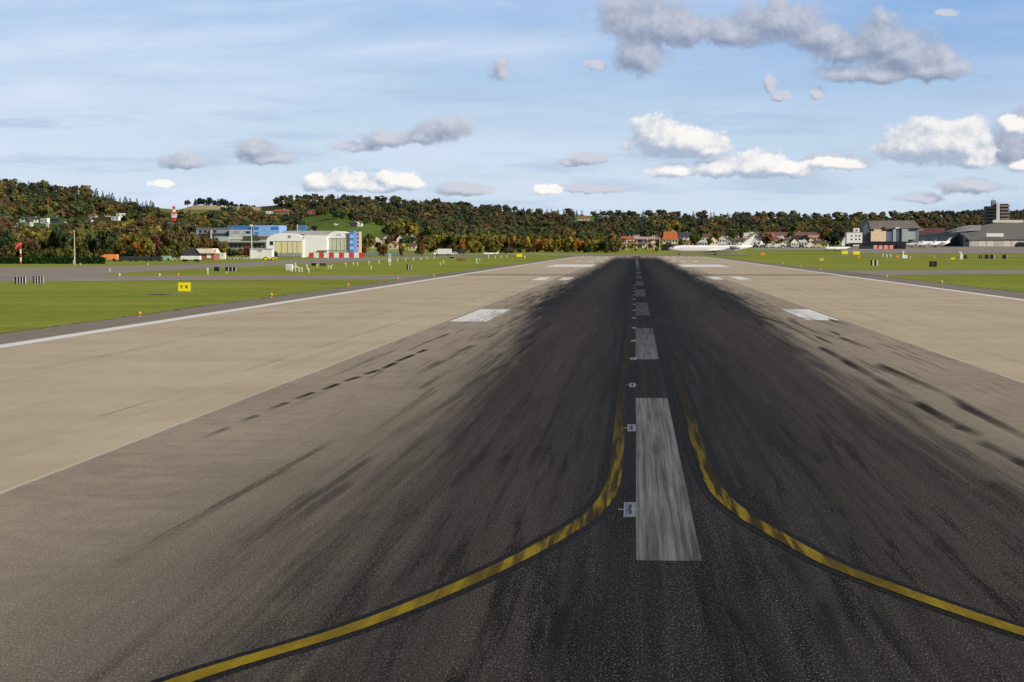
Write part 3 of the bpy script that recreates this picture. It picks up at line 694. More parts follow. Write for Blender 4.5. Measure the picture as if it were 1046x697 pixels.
for i, (px, w, h, c) in enumerate(VR):
    kind = 'van' if h > 3.9 else 'car'
    vehicle('parked_van' if kind == 'van' else 'parked_car', '%s %s in the car park beyond the right grass, %s from the left' % ({0:'white',1:'dark',2:'light grey',3:'dark blue',5:'grey',6:'pale'}[c], kind, ORD[i]), kind, px, 253.2, w, h, bluish(*vc[c]), kind, group='vehicles in the airport car park')
vehicle('parked_van', 'black van at the right edge of the apron by the big hangar', 'van', 1043, 252.9, 12, 5.2, mBlack, 'van')

# ------------------------------------------------------------------ aircraft
def lathe_fus(L_, r, nose, tail, up=0.0):
    xs = [0, .01, .03, .06, .10, .16, .5, 1 - tail, 1 - tail*.66, 1 - tail*.33, .985, 1]
    rs = [.02, .28, .52, .74, .9, 1, 1, 1, .86, .56, .25, .08]
    return [(x * L_, 0, up * r * max(0, (x - (1 - tail)) / tail) ** 1.3) for x in xs], [v * r for v in rs]
mJet = paint((.78,.78,.78), .3, .04, .3, 0, .5); mEng = paint((.16,.16,.19), .4, .1, 1, .3)
def wing_mesh(root, tip, thick):
    (xa, ya, za, ca), (xb, yb, zb, cb) = root, tip
    vs = []
    for x, y, z, c in (root, tip):
        t_ = thick * c
        vs += [(x, y, z), (x + .35*c, y, z + t_), (x + c, y, z), (x + .35*c, y, z - t_*.6)]
    return MB().add(vs, [(0,1,5,4),(1,2,6,5),(2,3,7,6),(3,0,4,7),(0,3,2,1),(4,5,6,7)])
def jet(label, px, py, L_, flip=False, rz=0.0, d=None, ttail=True, name='airliner', cat='airliner', group=None, finc=None, big=True, fat=1.0):
    """nose at -x; L_ in metres"""
    t = Th(name, label, cat, px, py, group, rz, d); o = t.o; r = L_ * .043 * fat; zc = L_ * .033 + r
    pts, rs = lathe_fus(L_, r, .1, .3, .75); pts = [(x - L_/2, y, z + zc) for x, y, z in pts]
    MB().tube(pts, rs, 20).build('fuselage', mJet, o, True)
    MB().prism([(-L_*.462, zc + r*.28), (-L_*.430, zc + r*.28), (-L_*.436, zc + r*.68), (-L_*.452, zc + r*.60)], -r*.62, r*.62).build('cockpit_window', mGlass, o)
    if big:
        for k in range(34):
            a = -L_*.36 + k * L_*.0178
            for yy in (-1.004, .97): MB().box(a, a + .26, r*yy, r*(yy + .034), zc + r*.18, zc + r*.18 + .36).build('window', mGlass, o)
    for s in (-1, 1):
        wing_mesh((-L_*.04, s*r*.6, zc - r*.6, L_*.15), (L_*.155, s*L_*.40, zc - r*.1, L_*.04), .05).build('wing', mJet, o)
    hs = zc + L_*.185 if ttail else zc + r*.55
    if ttail: fin = [(L_*.36, zc + r*.8), (L_*.475, zc + r*.8), (L_*.545, zc + L_*.19), (L_*.475, zc + L_*.19)]
    else: fin = [(L_*.34, zc + r*.8), (L_*.47, zc + r*.8), (L_*.53, zc + L_*.16), (L_*.475, zc + L_*.16)]
    MB().prism(fin, -.13, .13).build('tail_fin', finc or mJet, o)
    for s in (-1, 1):
        wing_mesh((L_*.47 if ttail else L_*.41, s*.05, hs, L_*.08), (L_*.53 if ttail else L_*.47, s*L_*.14, hs + .1, L_*.04), .04).build('tailplane', mJet, o)
    for s in (-1, 1):
        if ttail: a, yy, zz, rr = L_*.22, s*r*1.75, zc + r*.25, r*.50
        else: a, yy, zz, rr = -L_*.06, s*L_*.14, zc - r*.95, r*.50
        MB().tube([(a, yy, zz), (a + L_*.015, yy, zz), (a + L_*.07, yy, zz), (a + L_*.12, yy, zz)], [rr*.85, rr, rr*.95, rr*.5], 14).build('engine', mEng if big else mLGrey, o, True)
    for gx, gy in ((-L_*.37, 0), (L_*.06, r*.9), (L_*.06, -r*.9)):
        leg = MB().tube([(gx, gy, zc - r*.8), (gx, gy, r*.35)], .12, 6).build('landing_gear', mMetal, o)
        MB().tube([(gx, gy - .2, r*.26), (gx, gy + .2, r*.26)], r*.26, 10).build('wheel', mTyre, leg)
    return t
jet('white airliner with rear engines crossing beyond the far runway end', 725.5, 260.9, 44.5, rz=.10, finc=mJet, d=1055)
pj = [(930,'first'),(942,'second'),(953,'third')]
for (px, n_), L_, rz in zip(pj, (16, 17, 23), (-.35, -.25, .1)):
    jet('white business jet parked before the dark hangar, %s from the left' % n_, px, 252.9, L_, rz=rz, name='business_jet', cat='business jet', group='business jets on the apron', big=False, fat=1.7, d=1335 + 1.0 * (px - 944))
jet('white business jet with tail raised in the shade of the dark hangar', 970, 251.9, 20, rz=.2, name='business_jet', cat='business jet', group=None, big=False, finc=mLGrey)
jet('white turboprop with dark navy tail parked left of the white house', 855, 256.6, 15.5, rz=.05, name='small_aircraft', cat='aircraft', ttail=False, fat=1.5, big=False, finc=mNavy)
jet('tiny white jet taxiing in front of the autumn tree row', 501, 260.9, 8.5, rz=.1, fat=1.4, name='small_aircraft', cat='aircraft', big=False)

# ------------------------------------------------------------------ buildings, left side
t = Th('hangar', 'long white hangar with two arched door fronts', 'hangar', 314, 263.3)
def arch(x0, x1, ysp, ytop, ybot, n=14):
    cx, w, pts = (x0+x1)/2, (x1-x0)/2, [(x0, ybot)]
    pts += [(cx - w*math.cos(PI*k/n), ysp - (ysp-ytop)*math.sin(PI*k/n)**.85) for k in range(n+1)]
    return pts + [(x1, ybot)]
mHW = paint((.8,.8,.79), .5, .04)
t.prism('arched_hall', mHW, arch(271.5, 310, 246.5, 238, 263.3), 0, 45)
t.prism('arched_hall', mHW, arch(334, 356.5, 244, 236, 262.9), 2, 14)
t.box('side_wall', mHW, 310, 334, 240.3, 263.1, .5, 40)
t.prism('roof', paint((.33,.34,.35), .5, .1), [(281,239),(286,235.6),(338,235.6),(336,239.4),(334,240.2),(310,240.2),(304,239.2)], 9, 36)
mDoor = paint((.66,.63,.38), .6, .12, .8)
dr = t.box('door', mDoor, 281, 308.5, 247, 262.9, -.12, .1)
for a in (287,293.5,298.3,303.2): t.box('door_rail', mGrey, a, a + .35, 247.2, 262.7, -.2, .07, dr)
t.box('lintel', mLGrey, 280.7, 308.8, 246.1, 246.9, -.2, .18)
lw = t.box('lower_door_strip', mGrey, 283, 308.2, 258.6, 262.7, -.27, .05)
for k in range(8): t.box('panel', paint((.32,.34,.3)), 283.6 + k*3.1, 285.6 + k*3.1, 259.2, 262, -.33, .05, lw)
d2 = t.box('door', paint((.52,.56,.40), .6, .12, .8), 336, 355.5, 244.2, 258, 1.88, .1)
for a in (339,343.5,347.5,351.5): t.box('door_rail', mGrey, a, a + .3, 244.4, 257.8, 1.8, .07, d2)
t.box('lintel', mGrey, 335.6, 355.9, 243.4, 244.1, 1.8, .18)
t.window(275, 278.6, 246.5, 250.5, -.03); t.box('emblem', mGrey, 293.8, 296.8, 240.6, 243.2, -.07, .06)
t.box('emblem', paint((.45,.47,.55)), 343.6, 345.8, 239, 240.8, 1.93, .06); t.box('emblem', paint((.45,.47,.55)), 346.2, 348.2, 239, 240.8, 1.93, .06)
t.box('canopy', mGrey, 325, 356, 255.8, 256.8, -3, 3.4)
t = Th('blue_building', 'blue striped block behind the right end of the white hangar', 'building', 358, 263.1, d=866)
t.box('wall', paint((.10,.24,.55)), 356.8, 361.3, 236.2, 263.1, 0, 10)
for k in range(3): t.box('panel', paint((.38,.55,.85)), 357.2, 361.0, 240 + k*6, 243 + k*6, -.08, .07)
t.box('roof', mGrey, 356.6, 361.6, 235.7, 236.15, -.2, 10.4)
t = Th('pink_tower_block', 'narrow pinkish block right of the blue striped block', 'building', 364.5, 262.6, d=925)
t.box('wall', paint((.55,.42,.36)), 362, 367, 236.5, 262, 0, 8)
for k in range(4): t.window(362.8, 364.3, 238.5 + k*4, 240.2 + k*4, -.02); t.window(365, 366.4, 238.5 + k*4, 240.2 + k*4, -.02)
t.box('roof', mRoofD, 361.8, 367.2, 235.9, 236.45, -.2, 8.4)
t = Th('rooftop_tank', 'blue tank standing behind the hangar roof', 'tank', 309, 240, d=1000)
t.box('tank', paint((.08,.2,.45)), 305, 312.6, 230, 236.4, 0, 5); t.box('support', mGrey, 305.6, 312, 236.4, 246, .4, 4); t.box('pipe', mWhite, 303.4, 304.3, 229.5, 240, 0, 1)
t = Th('chimney_unit', 'dark chimney unit with white base behind the hangar roof', 'chimney', 321, 240, d=1000)
t.box('hood', mBlack, 318, 323.4, 230.6, 234.2, 0, 3); t.box('stack', mBlack, 319.6, 322.6, 234.2, 246, .3, 2); t.box('duct', mOff, 317.4, 319.5, 233.5, 246, .4, 2)
t = Th('barrier', 'long red and white striped barrier in front of the hangar', 'barrier', 343.5, 263.9)
for k in range(11):
    a = 315 + k * 5.2; t.box('red_panel' if k % 2 == 0 else 'white_panel', paint((.55,.05,.045)) if k % 2 == 0 else mWhite, a, a + 5.16, 258.2, 263.5, 0, .5)
t.box('base_rail', mGrey, 314.8, 372.4, 263.5, 263.9, -.1, .7)
t = Th('kiosk', 'small white kiosk on the grass left of the white shed', 'kiosk', 227, 264.9)
t.box('wall', mWhite, 224.3, 229.7, 258.6, 264.9, 0, 2.2); t.box('roof', mLGrey, 224, 230, 258.1, 258.55, -.15, 2.5); t.window(226, 228, 260, 262, -.01, mLGrey)
t = Th('shed', 'white shed with two small dark windows by the hangar', 'shed', 266.5, 264.8)
t.box('wall', mWhite, 255, 277.8, 254.8, 264.8, 0, 5); t.prism('roof', mLGrey, [(254.7,254.8),(255,254),(276,254),(278.1,254.8)], -.2, 5.4)
t.window(263.2, 264.4, 255.8, 257.2, -.01, mBlack); t.window(265.6, 266.8, 255.8, 257.2, -.01, mBlack); t.box('base_strip', mLGrey, 255, 277.8, 263.9, 264.7, -.05, .045)
for i, (px, w) in enumerate([(271.5, 8), (279, 6)]):
    t = vehicle('parked_car', 'bright yellow car before the white shed, %s one' % ('larger left' if i == 0 else 'smaller right'), 'car', px, 265.9, w, 3.2, bluish(.75,.75,.03))
for i, px in enumerate([233.5, 239, 243, 249, 253]):
    vehicle('parked_car', 'white car parked between kiosk and white shed, %s from the left' % ORD[i], 'car', px, 265.3 + .1 * (i % 2), 4.6 + .8 * (i % 2), 2.5, bluish(.6,.6,.58), group='white cars between kiosk and shed')
t = Th('barn', 'low dark roofed house with a white and orange gable', 'house', 203, 266.2)
t.prism('roof', mRoofD, [(185.5,261),(188,254.6),(202.5,254),(204,261)], 0, 9); t.prism('roof', paint((.75,.66,.58)), [(200.2,254.2),(217.5,254.0),(220.3,259),(204.2,259)], -.3, 9)
t.box('wall', paint((.3,.12,.08)), 204, 219, 259, 266, .5, 8); t.box('wall', mDark, 187, 204, 261, 266.2, .3, 8); t.box('door', mWhite, 211, 215.4, 260, 264, .35, .14)
t.box('awning', mOra, 218, 221, 255, 258, -.1, .3)
t = Th('trailer', 'long white flat trailer in front of the dark roofed house', 'trailer', 194, 267.4)
t.box('cargo_box', mWhite, 184, 204.2, 261.6, 265.6, 0, 2.4); t.box('chassis', mBlack, 184.5, 204, 265.6, 266.4, .2, 2)
for a in (187, 189.5, 199, 201.5): MB().tube([(t.X(a), -.02, .4), (t.X(a), 2.4, .4)], .4, 10).build('wheel', mTyre, t.o)
t = Th('office_complex', 'grey and blue industrial complex behind the white hangar', 'building', 240, 259.5, d=1010)
mBG = paint((.26,.31,.36)); mLB = paint((.22,.42,.78)); mDB = paint((.05,.16,.38))
t.box('grey_block', mBG, 196, 233, 233.5, 246, 8, 22); t.box('roof_edge', mGrey, 195, 234, 232.6, 233.4, 7.6, 23); t.box('balcony', mDark, 199, 231.5, 238.4, 240, 7.3, .6)
for k in range(4): t.window(199 + k*5, 202.4 + k*5, 235, 237.6, 7.97)
for k in range(4): t.window(198 + k*5.3, 202 + k*5.3, 241.3, 245, 7.97, mDark)
t.box('pillar', mOff, 211.5, 212.7, 235, 252, 6.9, .6); t.box('middle_block', paint((.42,.46,.46)), 231.6, 247.5, 234.6, 249, 6, 20); t.box('glass_annex', paint((.36,.45,.44)), 216.5, 231.4, 241.6, 256, 5, 18)
t.window(236, 242, 235.8, 238.6, 5.97, paint((.3,.3,.3))); t.box('ledge', mOff, 231, 248, 243.4, 244.4, 5.6, .5)
t.box('blue_block', mDB, 228.5, 256.6, 230, 234.5, 9, 20); t.box('blue_block', mLB, 256.8, 284.2, 230, 239.6, 5.2, 22); t.box('lower_blue_block', paint((.42,.55,.66)), 247.7, 262, 234.6, 241, 5.9, 16)
for a, b_ in ((258,262.8),(276,278.6),(279.2,283.4)): t.window(a, b_, 231.6, 234.6, 5.18, mDB)
t.window(249, 253.6, 236, 238.6, 5.88); t.window(258.6, 262.6, 237, 238.6, 5.18, mDB)
t.box('terrace', mLGrey, 231, 272, 245.2, 247.6, 2, 14); t.box('ground_floor', mGrey, 232, 271.5, 247.7, 257.5, 4, 12); t.box('roof', mLGrey, 262.2, 286, 239.8, 241.4, 4.4, 20); t.box('wall', mLGrey, 262.4, 272, 241.5, 245.1, 6, 14)
for k in range(9): t.window(233.4 + k*4.2, 236.4 + k*4.2, 249.2, 253.2, 3.97, mDark if k not in (3, 4) else paint((.2,.08,.08)))
t.box('planter', paint((.07,.08,.025)), 247.5, 266, 241.6, 245, 1.4, .55)

# hedge
def hedge_mesh(L_, D_, H_, n):
    r = np.random.rand; P = np.stack([r(n)*L_ - L_/2, r(n)*D_, H_ * (1 - r(n)**1.7 * .98)], 1)
    return P
# ------------------------------------------------------------------ foliage
def leaf_mat(name, attr=True, rgb=None):
    m, g, b, out = material(name)
    if attr:
        a = g.new('ShaderNodeAttribute', attribute_name='leafcol'); c = a.outputs['Color']
    g.put(b.inputs['Base Color'], c); b.inputs['Roughness'].default_value = .85; b.inputs['Specular IOR Level'].default_value = .08
    tr = g.new('ShaderNodeBsdfTranslucent'); g.put(tr.inputs[0], c)
    mx = g.new('ShaderNodeMixShader'); mx.inputs[0].default_value = .45
    g.l.new(b.outputs[0], mx.inputs[1]); g.l.new(tr.outputs[0], mx.inputs[2]); g.l.new(mx.outputs[0], out.inputs[0])
    return m
mLeaf = leaf_mat('foliage'); mBark = paint((.06, .045, .03), .9, .3, 3.)
def quads(C, N, S):
    """leaf clumps: centres C, normals N, sizes S -> verts (n,4,3)"""
    n = len(C); rnd = np.random.randn(n, 3); U = np.cross(N, rnd); U /= np.linalg.norm(U, axis=1)[:, None] + 1e-9; V = np.cross(N, U)
    V /= np.linalg.norm(V, axis=1)[:, None] + 1e-9
    a = S[:, None] * (0.7 + .6*np.random.rand(n, 1)); b_ = S[:, None] * (0.5 + .5*np.random.rand(n, 1))
    sk = (np.random.rand(n, 1) - .5) * .8
    return np.stack([C - U*a - V*b_, C + U*a*(.6+sk) - V*b_*1.1, C + U*a + V*b_*(.8-sk), C - U*a*(.8-sk) + V*b_], 1)
def crown_unit(kind, n):
    """unit crown: base z=0, top z=1, radius ~ .5; returns quads, shade"""
    if kind == 'conifer':
        z = np.random.rand(n) ** 1.25; tier = .80 + .20 * np.abs(np.sin(z * 22))
        rr = (1 - z) ** .8 * .42 * tier * (.7 + .35*np.random.rand(n)); th = np.random.rand(n) * 2*PI
        C = np.stack([rr*np.cos(th), rr*np.sin(th), .04 + z*.97], 1)
        N = np.stack([np.cos(th), np.sin(th), .5 + 0*th], 1) + .5*np.random.randn(n, 3); sh = .75 + .5*np.random.rand(n); S = np.full(n, .065) * (1.15 - .6*z)
    else:
        m = {'round': 13, 'tall': 12, 'bush': 8, 'dense': 17}[kind]
        zc = {'round': .52, 'tall': .50, 'bush': .42, 'dense': .48}[kind]
        ctr = []
        for k in range(m):
            while True:
                p = np.random.uniform(-1, 1, 3)
                if .25 < np.linalg.norm(p) < 1: break
            ex = {'round': (.36, .36, .30), 'tall': (.22, .22, .36), 'bush': (.36, .36, .24), 'dense': (.36, .36, .34)}[kind]
            ctr.append(p * ex + np.array([0, 0, zc]))
        ctr = np.array(ctr); rad = np.random.uniform(.13, .23, m); k = np.random.randint(0, m, n)
        D = np.random.randn(n, 3); D /= np.linalg.norm(D, axis=1)[:, None]; D[:, 2] = np.where(np.random.rand(n) < .5, np.abs(D[:, 2]), D[:, 2])
        C = ctr[k] + D * (rad[k] * (.72 + .38*np.random.rand(n)))[:, None]
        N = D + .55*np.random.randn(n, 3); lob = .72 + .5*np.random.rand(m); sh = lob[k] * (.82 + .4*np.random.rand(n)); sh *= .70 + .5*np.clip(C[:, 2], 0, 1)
        S = np.full(n, .062 if n > 300 else .085)
    N = N / (np.linalg.norm(N, axis=1)[:, None] + 1e-9)
    return quads(C, N, S), sh
def foliage_mesh(name, Q, colr):
    n = len(Q); me = bpy.data.meshes.new(name)
    me.vertices.add(4*n); me.vertices.foreach_set('co', Q.reshape(-1).astype(np.float32))
    me.loops.add(4*n); me.loops.foreach_set('vertex_index', np.arange(4*n, dtype=np.int32))
    me.polygons.add(n); me.polygons.foreach_set('loop_start', np.arange(0, 4*n, 4, dtype=np.int32))
    me.update(calc_edges=True)
    at_ = me.attributes.new('leafcol', 'FLOAT_COLOR', 'POINT')
    c = np.ones((n, 4, 4), np.float32); c[:, :, :3] = colr[:, None, :]; at_.data.foreach_set('color', c.reshape(-1)); me.materials.append(mLeaf)
    return me
PAL = {
 'green': (.082, .105, .030), 'dkgreen': (.046, .064, .026), 'olive': (.118, .112, .030), 'yolive': (.205, .165, .034), 'rust': (.155, .088, .034), 'brown': (.115, .080, .038),
 'orange': (.29, .14, .032), 'yellow': (.27, .21, .04), 'conifer': (.026, .042, .028), 'bluegreen': (.034, .054, .044), 'maroon': (.13, .04, .032), 'lime': (.17, .19, .045), 'grey': (.13, .12, .085)}
KINDS = ['round', 'tall', 'dense', 'round', 'dense']
TPL = {k: [crown_unit(k, 190) for _ in range(5)] for k in ('round', 'tall', 'dense')}; TPL['conifer'] = [crown_unit('conifer', 130) for _ in range(4)]
LOBE = {}
def cluster_noise(px, py, s):
    return (math.sin(px*.071*s + 1.3) + math.sin(py*.19*s + px*.033*s + 4) + math.sin(px*.173*s - py*.11*s)) / 3
def in_field(px, py):
    if 160 < px < 262 and 203 < py < 212.5 - (2.5 if px > 235 else 0): return True
    if 255 < px < 282 and 207 < py < 216: return True
    if 308 < px < 397:
        top = 218 + (px - 315) * .16 + (3 if px > 350 else 0) + (6 if px < 318 else 0); bot = 238 if px < 340 else 240 if px < 370 else 243
        if top < py < bot: return True
    if 588 < px < 607 and 222 < py < 229.5: return True
    if 18 < px < 62 and 217.5 < py < 220: return True
    return False
def forest(name, label, x0, x1, rows, pick, dens=1.0, hm=(8, 12.5), skip_house=()):
    Qs = []; Cs = []
    for (ya, yb, step) in rows:
        py = ya
        while py < yb:
            px = x0 + random.uniform(0, 8)
            while px < x1:
                qx, qy = px + random.uniform(-3, 3), py + random.uniform(-1.4, 1.4)
                d = dist_at(qx, qy)
                x = colx(qx, d); kind, cn = pick(qx, qy)
                hh = random.uniform(*hm) * (1.0 if kind != 'conifer' else .82); ww = hh * random.uniform(.75, 1.1) * (.85 if kind == 'conifer' else 1.3)
                top = qy - hh * F / d
                ok = yapp(qx, d) < qy + 2.5 and not in_field(qx, qy) and not (160 < qx < 400 and in_field(qx, top + 2.2))
                for a, b_, c_, e_ in skip_house:
                    if a - 3 < qx < b_ + 3 and qy > c_:
                        if qy < e_: ok = False
                        elif top < e_ - 1:
                            nh = (qy - e_ + 1) * d / F; ww *= max(.35, nh / hh); hh = nh
                if ok:
                    Q, sh = random.choice(TPL[kind]); a = random.uniform(0, 2*PI); ca, sa = math.cos(a), math.sin(a)
                    Rm = np.array([[ca, sa, 0], [-sa, ca, 0], [0, 0, 1]])
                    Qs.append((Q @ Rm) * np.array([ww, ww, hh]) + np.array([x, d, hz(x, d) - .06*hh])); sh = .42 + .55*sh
                    base = np.array(PAL[cn]) * random.uniform(.8, 1.2) * (1 + np.random.uniform(-.06, .06, 3))
                    base = base * 1.45; haze_mix = min(.42, max(0, (d - 800) / 4200)); base = base * (1 - haze_mix) + np.array([.125, .122, .100]) * haze_mix  # aerial haze mixed into the leaf colour with distance
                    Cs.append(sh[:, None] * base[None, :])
                px += 8.2 * (2000 / max(d, 1200)) ** .6 / dens
            py += step
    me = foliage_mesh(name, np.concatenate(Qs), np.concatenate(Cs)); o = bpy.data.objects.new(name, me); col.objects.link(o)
    tag(o, label, 'wood', None, 'stuff'); return len(Qs)
def pk(weights):
    ks, ws = zip(*weights); return random.choices(ks, ws)[0]
def pick_left(px, py):
    sky = 178 + max(0, px) * .16
    if py < sky + 24 and (random.random() < .3 or (py < sky + 17 and px > 95)): return 'conifer', pk([('conifer', 3), ('dkgreen', 1), ('bluegreen', 1)])
    c = cluster_noise(px, py, 1.6)
    if c > .3: w = [('rust', 3), ('brown', 4), ('yolive', 2), ('olive', 1)]
    elif c > -.1: w = [('olive', 6), ('yolive', 3), ('rust', .6), ('green', 2), ('brown', 2), ('lime', .4)]
    else: w = [('green', 3), ('dkgreen', 3), ('olive', 3), ('brown', 1)]
    return random.choice(KINDS), pk(w)
def pick_mid(px, py):
    if px > 520 and py < 226 and random.random() < .55: return 'conifer', pk([('conifer', 2), ('dkgreen', 1), ('bluegreen', 2)])
    if random.random() < .10: return 'conifer', 'conifer'
    c = cluster_noise(px, py, 1.4)
    if py < 214 and px < 540: w = [('brown', 4), ('dkgreen', 3), ('rust', 1), ('olive', 3), ('green', 1)]
    elif c > .28: w = [('rust', 2), ('brown', 5), ('yolive', 2), ('orange', .12), ('olive', 2)]
    elif c > -.15: w = [('olive', 5), ('green', 4), ('brown', 2), ('rust', .4), ('yolive', 1), ('grey', .5)]
    else: w = [('dkgreen', 4), ('green', 3), ('bluegreen', 2), ('olive', 1)]
    return random.choice(KINDS), pk(w)
def pick_right(px, py):
    if py < 226 and px < 860 and random.random() < .35: return 'conifer', pk([('conifer', 2), ('dkgreen', 2)])
    c = cluster_noise(px, py, 1.7)
    if px > 900:
        w = [('rust', 2.2), ('brown', 5), ('olive', 2), ('green', 1)] if c > -.2 else [('green', 2), ('dkgreen', 2), ('brown', 2)]
    elif c > .3: w = [('rust', 1.5), ('brown', 3), ('yolive', 1.5), ('olive', 3)]
    elif c > -.1: w = [('olive', 3), ('green', 4), ('brown', 2), ('yolive', 1)]
    else: w = [('dkgreen', 4), ('green', 3), ('bluegreen', 1)]
    return random.choice(KINDS), pk(w)
houses_hill = [(14, 62, 226, 231), (64, 74, 226, 228), (84, 100, 223, 226.5), (106, 130, 223, 226), (172, 182, 208, 222), (272, 296, 212, 219), (312, 322, 214, 218.5), (590, 603, 220, 225.5)]
n = 0
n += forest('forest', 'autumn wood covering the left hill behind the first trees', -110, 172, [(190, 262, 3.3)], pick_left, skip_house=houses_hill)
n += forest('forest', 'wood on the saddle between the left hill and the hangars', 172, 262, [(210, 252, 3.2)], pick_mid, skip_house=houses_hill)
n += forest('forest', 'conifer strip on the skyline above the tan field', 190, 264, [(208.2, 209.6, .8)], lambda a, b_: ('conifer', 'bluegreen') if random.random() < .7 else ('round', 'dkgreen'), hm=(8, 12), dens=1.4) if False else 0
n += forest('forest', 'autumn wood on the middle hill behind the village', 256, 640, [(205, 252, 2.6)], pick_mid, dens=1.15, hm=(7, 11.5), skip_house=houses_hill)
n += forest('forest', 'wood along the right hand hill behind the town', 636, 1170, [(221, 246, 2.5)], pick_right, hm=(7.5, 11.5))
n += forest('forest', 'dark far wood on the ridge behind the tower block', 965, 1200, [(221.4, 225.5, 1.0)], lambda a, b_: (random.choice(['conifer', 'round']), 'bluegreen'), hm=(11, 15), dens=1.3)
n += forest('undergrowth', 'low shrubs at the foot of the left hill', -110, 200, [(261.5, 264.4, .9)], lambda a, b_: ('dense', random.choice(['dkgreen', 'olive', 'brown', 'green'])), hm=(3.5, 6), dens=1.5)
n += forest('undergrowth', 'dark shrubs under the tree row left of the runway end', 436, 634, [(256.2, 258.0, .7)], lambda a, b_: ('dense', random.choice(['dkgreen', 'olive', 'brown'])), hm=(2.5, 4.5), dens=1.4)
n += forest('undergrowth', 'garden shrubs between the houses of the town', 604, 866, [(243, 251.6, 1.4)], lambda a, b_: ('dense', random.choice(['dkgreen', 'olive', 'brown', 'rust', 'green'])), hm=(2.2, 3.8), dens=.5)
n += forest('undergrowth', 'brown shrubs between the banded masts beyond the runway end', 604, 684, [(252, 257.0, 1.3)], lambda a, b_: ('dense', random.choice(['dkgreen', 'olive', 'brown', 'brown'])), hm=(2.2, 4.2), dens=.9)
print('forest trees', n)
# far field skyline trees: each its own
PROTO = {}
def tree_proto(kind, cname, big):
    key = (kind, cname, big)
    if key in PROTO: return PROTO[key]
    Q, sh = crown_unit(kind, 620 if big else 300)
    base = np.array(PAL[cname]) * 1.4; cm = foliage_mesh('crown', Q, sh[:, None] * base[None, :] * (1 + np.random.uniform(-.1, .1, (len(sh), 3))))
    tb = MB().tube([(0, 0, -.02), (.006, 0, .2), (-.004, .004, .45), (0, 0, .75)], [.028, .022, .015, .005], 6)
    if kind != 'conifer':
        for k in range(5):
            a = k * 1.3; tb.tube([(0, 0, .22 + .06*k), (.15*math.cos(a), .15*math.sin(a), .40 + .06*k), (.26*math.cos(a), .26*math.sin(a), .50 + .06*k)], [.014, .009, .003], 5)
    tm = bpy.data.meshes.new('trunk'); tm.from_pydata(tb.v, [], tb.f); tm.update(); tm.materials.append(mBark)
    PROTO[key] = (cm, tm); return PROTO[key]
TREES = []
def tree(px, py, hpx, wpx, kind, cname, label, group, d=None, name=None, big=False):
    if d is None: loc = at(px, py)
    else: x = colx(px, d); loc = Vector((x, d, hz(x, d)))
    s = loc.y / F; cm, tm = tree_proto(kind, cname, big)
    o = empty(name or ('conifer_tree' if kind == 'conifer' else 'tree'), loc, random.uniform(0, 6.28)); tag(o, label, 'tree', group)
    o.scale = (wpx * s, wpx * s, hpx * s)
    for nm, me in (('crown', cm), ('trunk', tm)):
        c = bpy.data.objects.new(nm, me); col.objects.link(c); c.parent = o
CN = {'green': 'green', 'dkgreen': 'dark green', 'olive': 'olive green', 'yolive': 'yellowish olive', 'rust': 'rust brown', 'brown': 'brownish', 'orange': 'bright orange', 'yellow': 'yellow', 'conifer': 'dark', 'bluegreen': 'dark bluish', 'maroon': 'dark red', 'lime': 'lime green', 'grey': 'greyish'}
def row(items, where, group, **kw):
    cnt = {}
    order = sorted(range(len(items)), key=lambda i: items[i][0])
    for k, i in enumerate(order):
        px, py, h, w, kind, cn = items[i]
        tree(px, py, h, w, kind, cn, '%s tree, %s from the left %s' % (CN[cn], ORD[k], where), group, **kw)
# left front line of trees
LT = []
for px, h, w, kind, cn in [(-12,30,22,'round','olive'),(4,33,20,'round','dkgreen'),(14,27,17,'dense','olive'),(25,25,16,'round','brown'),(34,22,15,'dense','brown'),(44,19,15,'dense','dkgreen'),(52,26,15,'tall','yolive'),(61,35,26,'round','dkgreen'),(66,22,17,'dense','olive'),
    (81,34,20,'round','olive'),(92,28,15,'dense','dkgreen'),(100,26,16,'round','grey'),(110,32,24,'round','dkgreen'),(121,24,14,'tall','olive'),(129,23,14,'round','orange'),(141,21,18,'dense','orange'),(136,27,18,'round','olive'),(152,26,17,'round','yolive'),(161,24,20,'round','maroon'),(172,32,20,'round','brown'),(183,35,18,'tall','olive'),(180,22,15,'dense','olive'),(186,30,18,'round','brown')]:
    LT.append((px, 264.2 + random.uniform(-.6, .8), h, w, kind, cn))
row(LT, 'at the left hill foot', 'trees at the foot of the left hill', big=True)
row([(207,263.2,17,14,'dense','rust'),(214,262,19,14,'round','rust'),(222,263,21,13,'round','brown'),(229,262.4,17,12,'tall','yolive'),(237,263.2,12,13,'bush','dkgreen'),(245,262.6,11,12,'bush','brown'),(252,263,12,12,'bush','maroon'),(281.5,263.4,9,8,'bush','dkgreen'),(198,263,24,16,'round','olive'),(206,262.3,24,16,'round','brown')],
    'before the industrial complex', 'trees before the industrial complex')
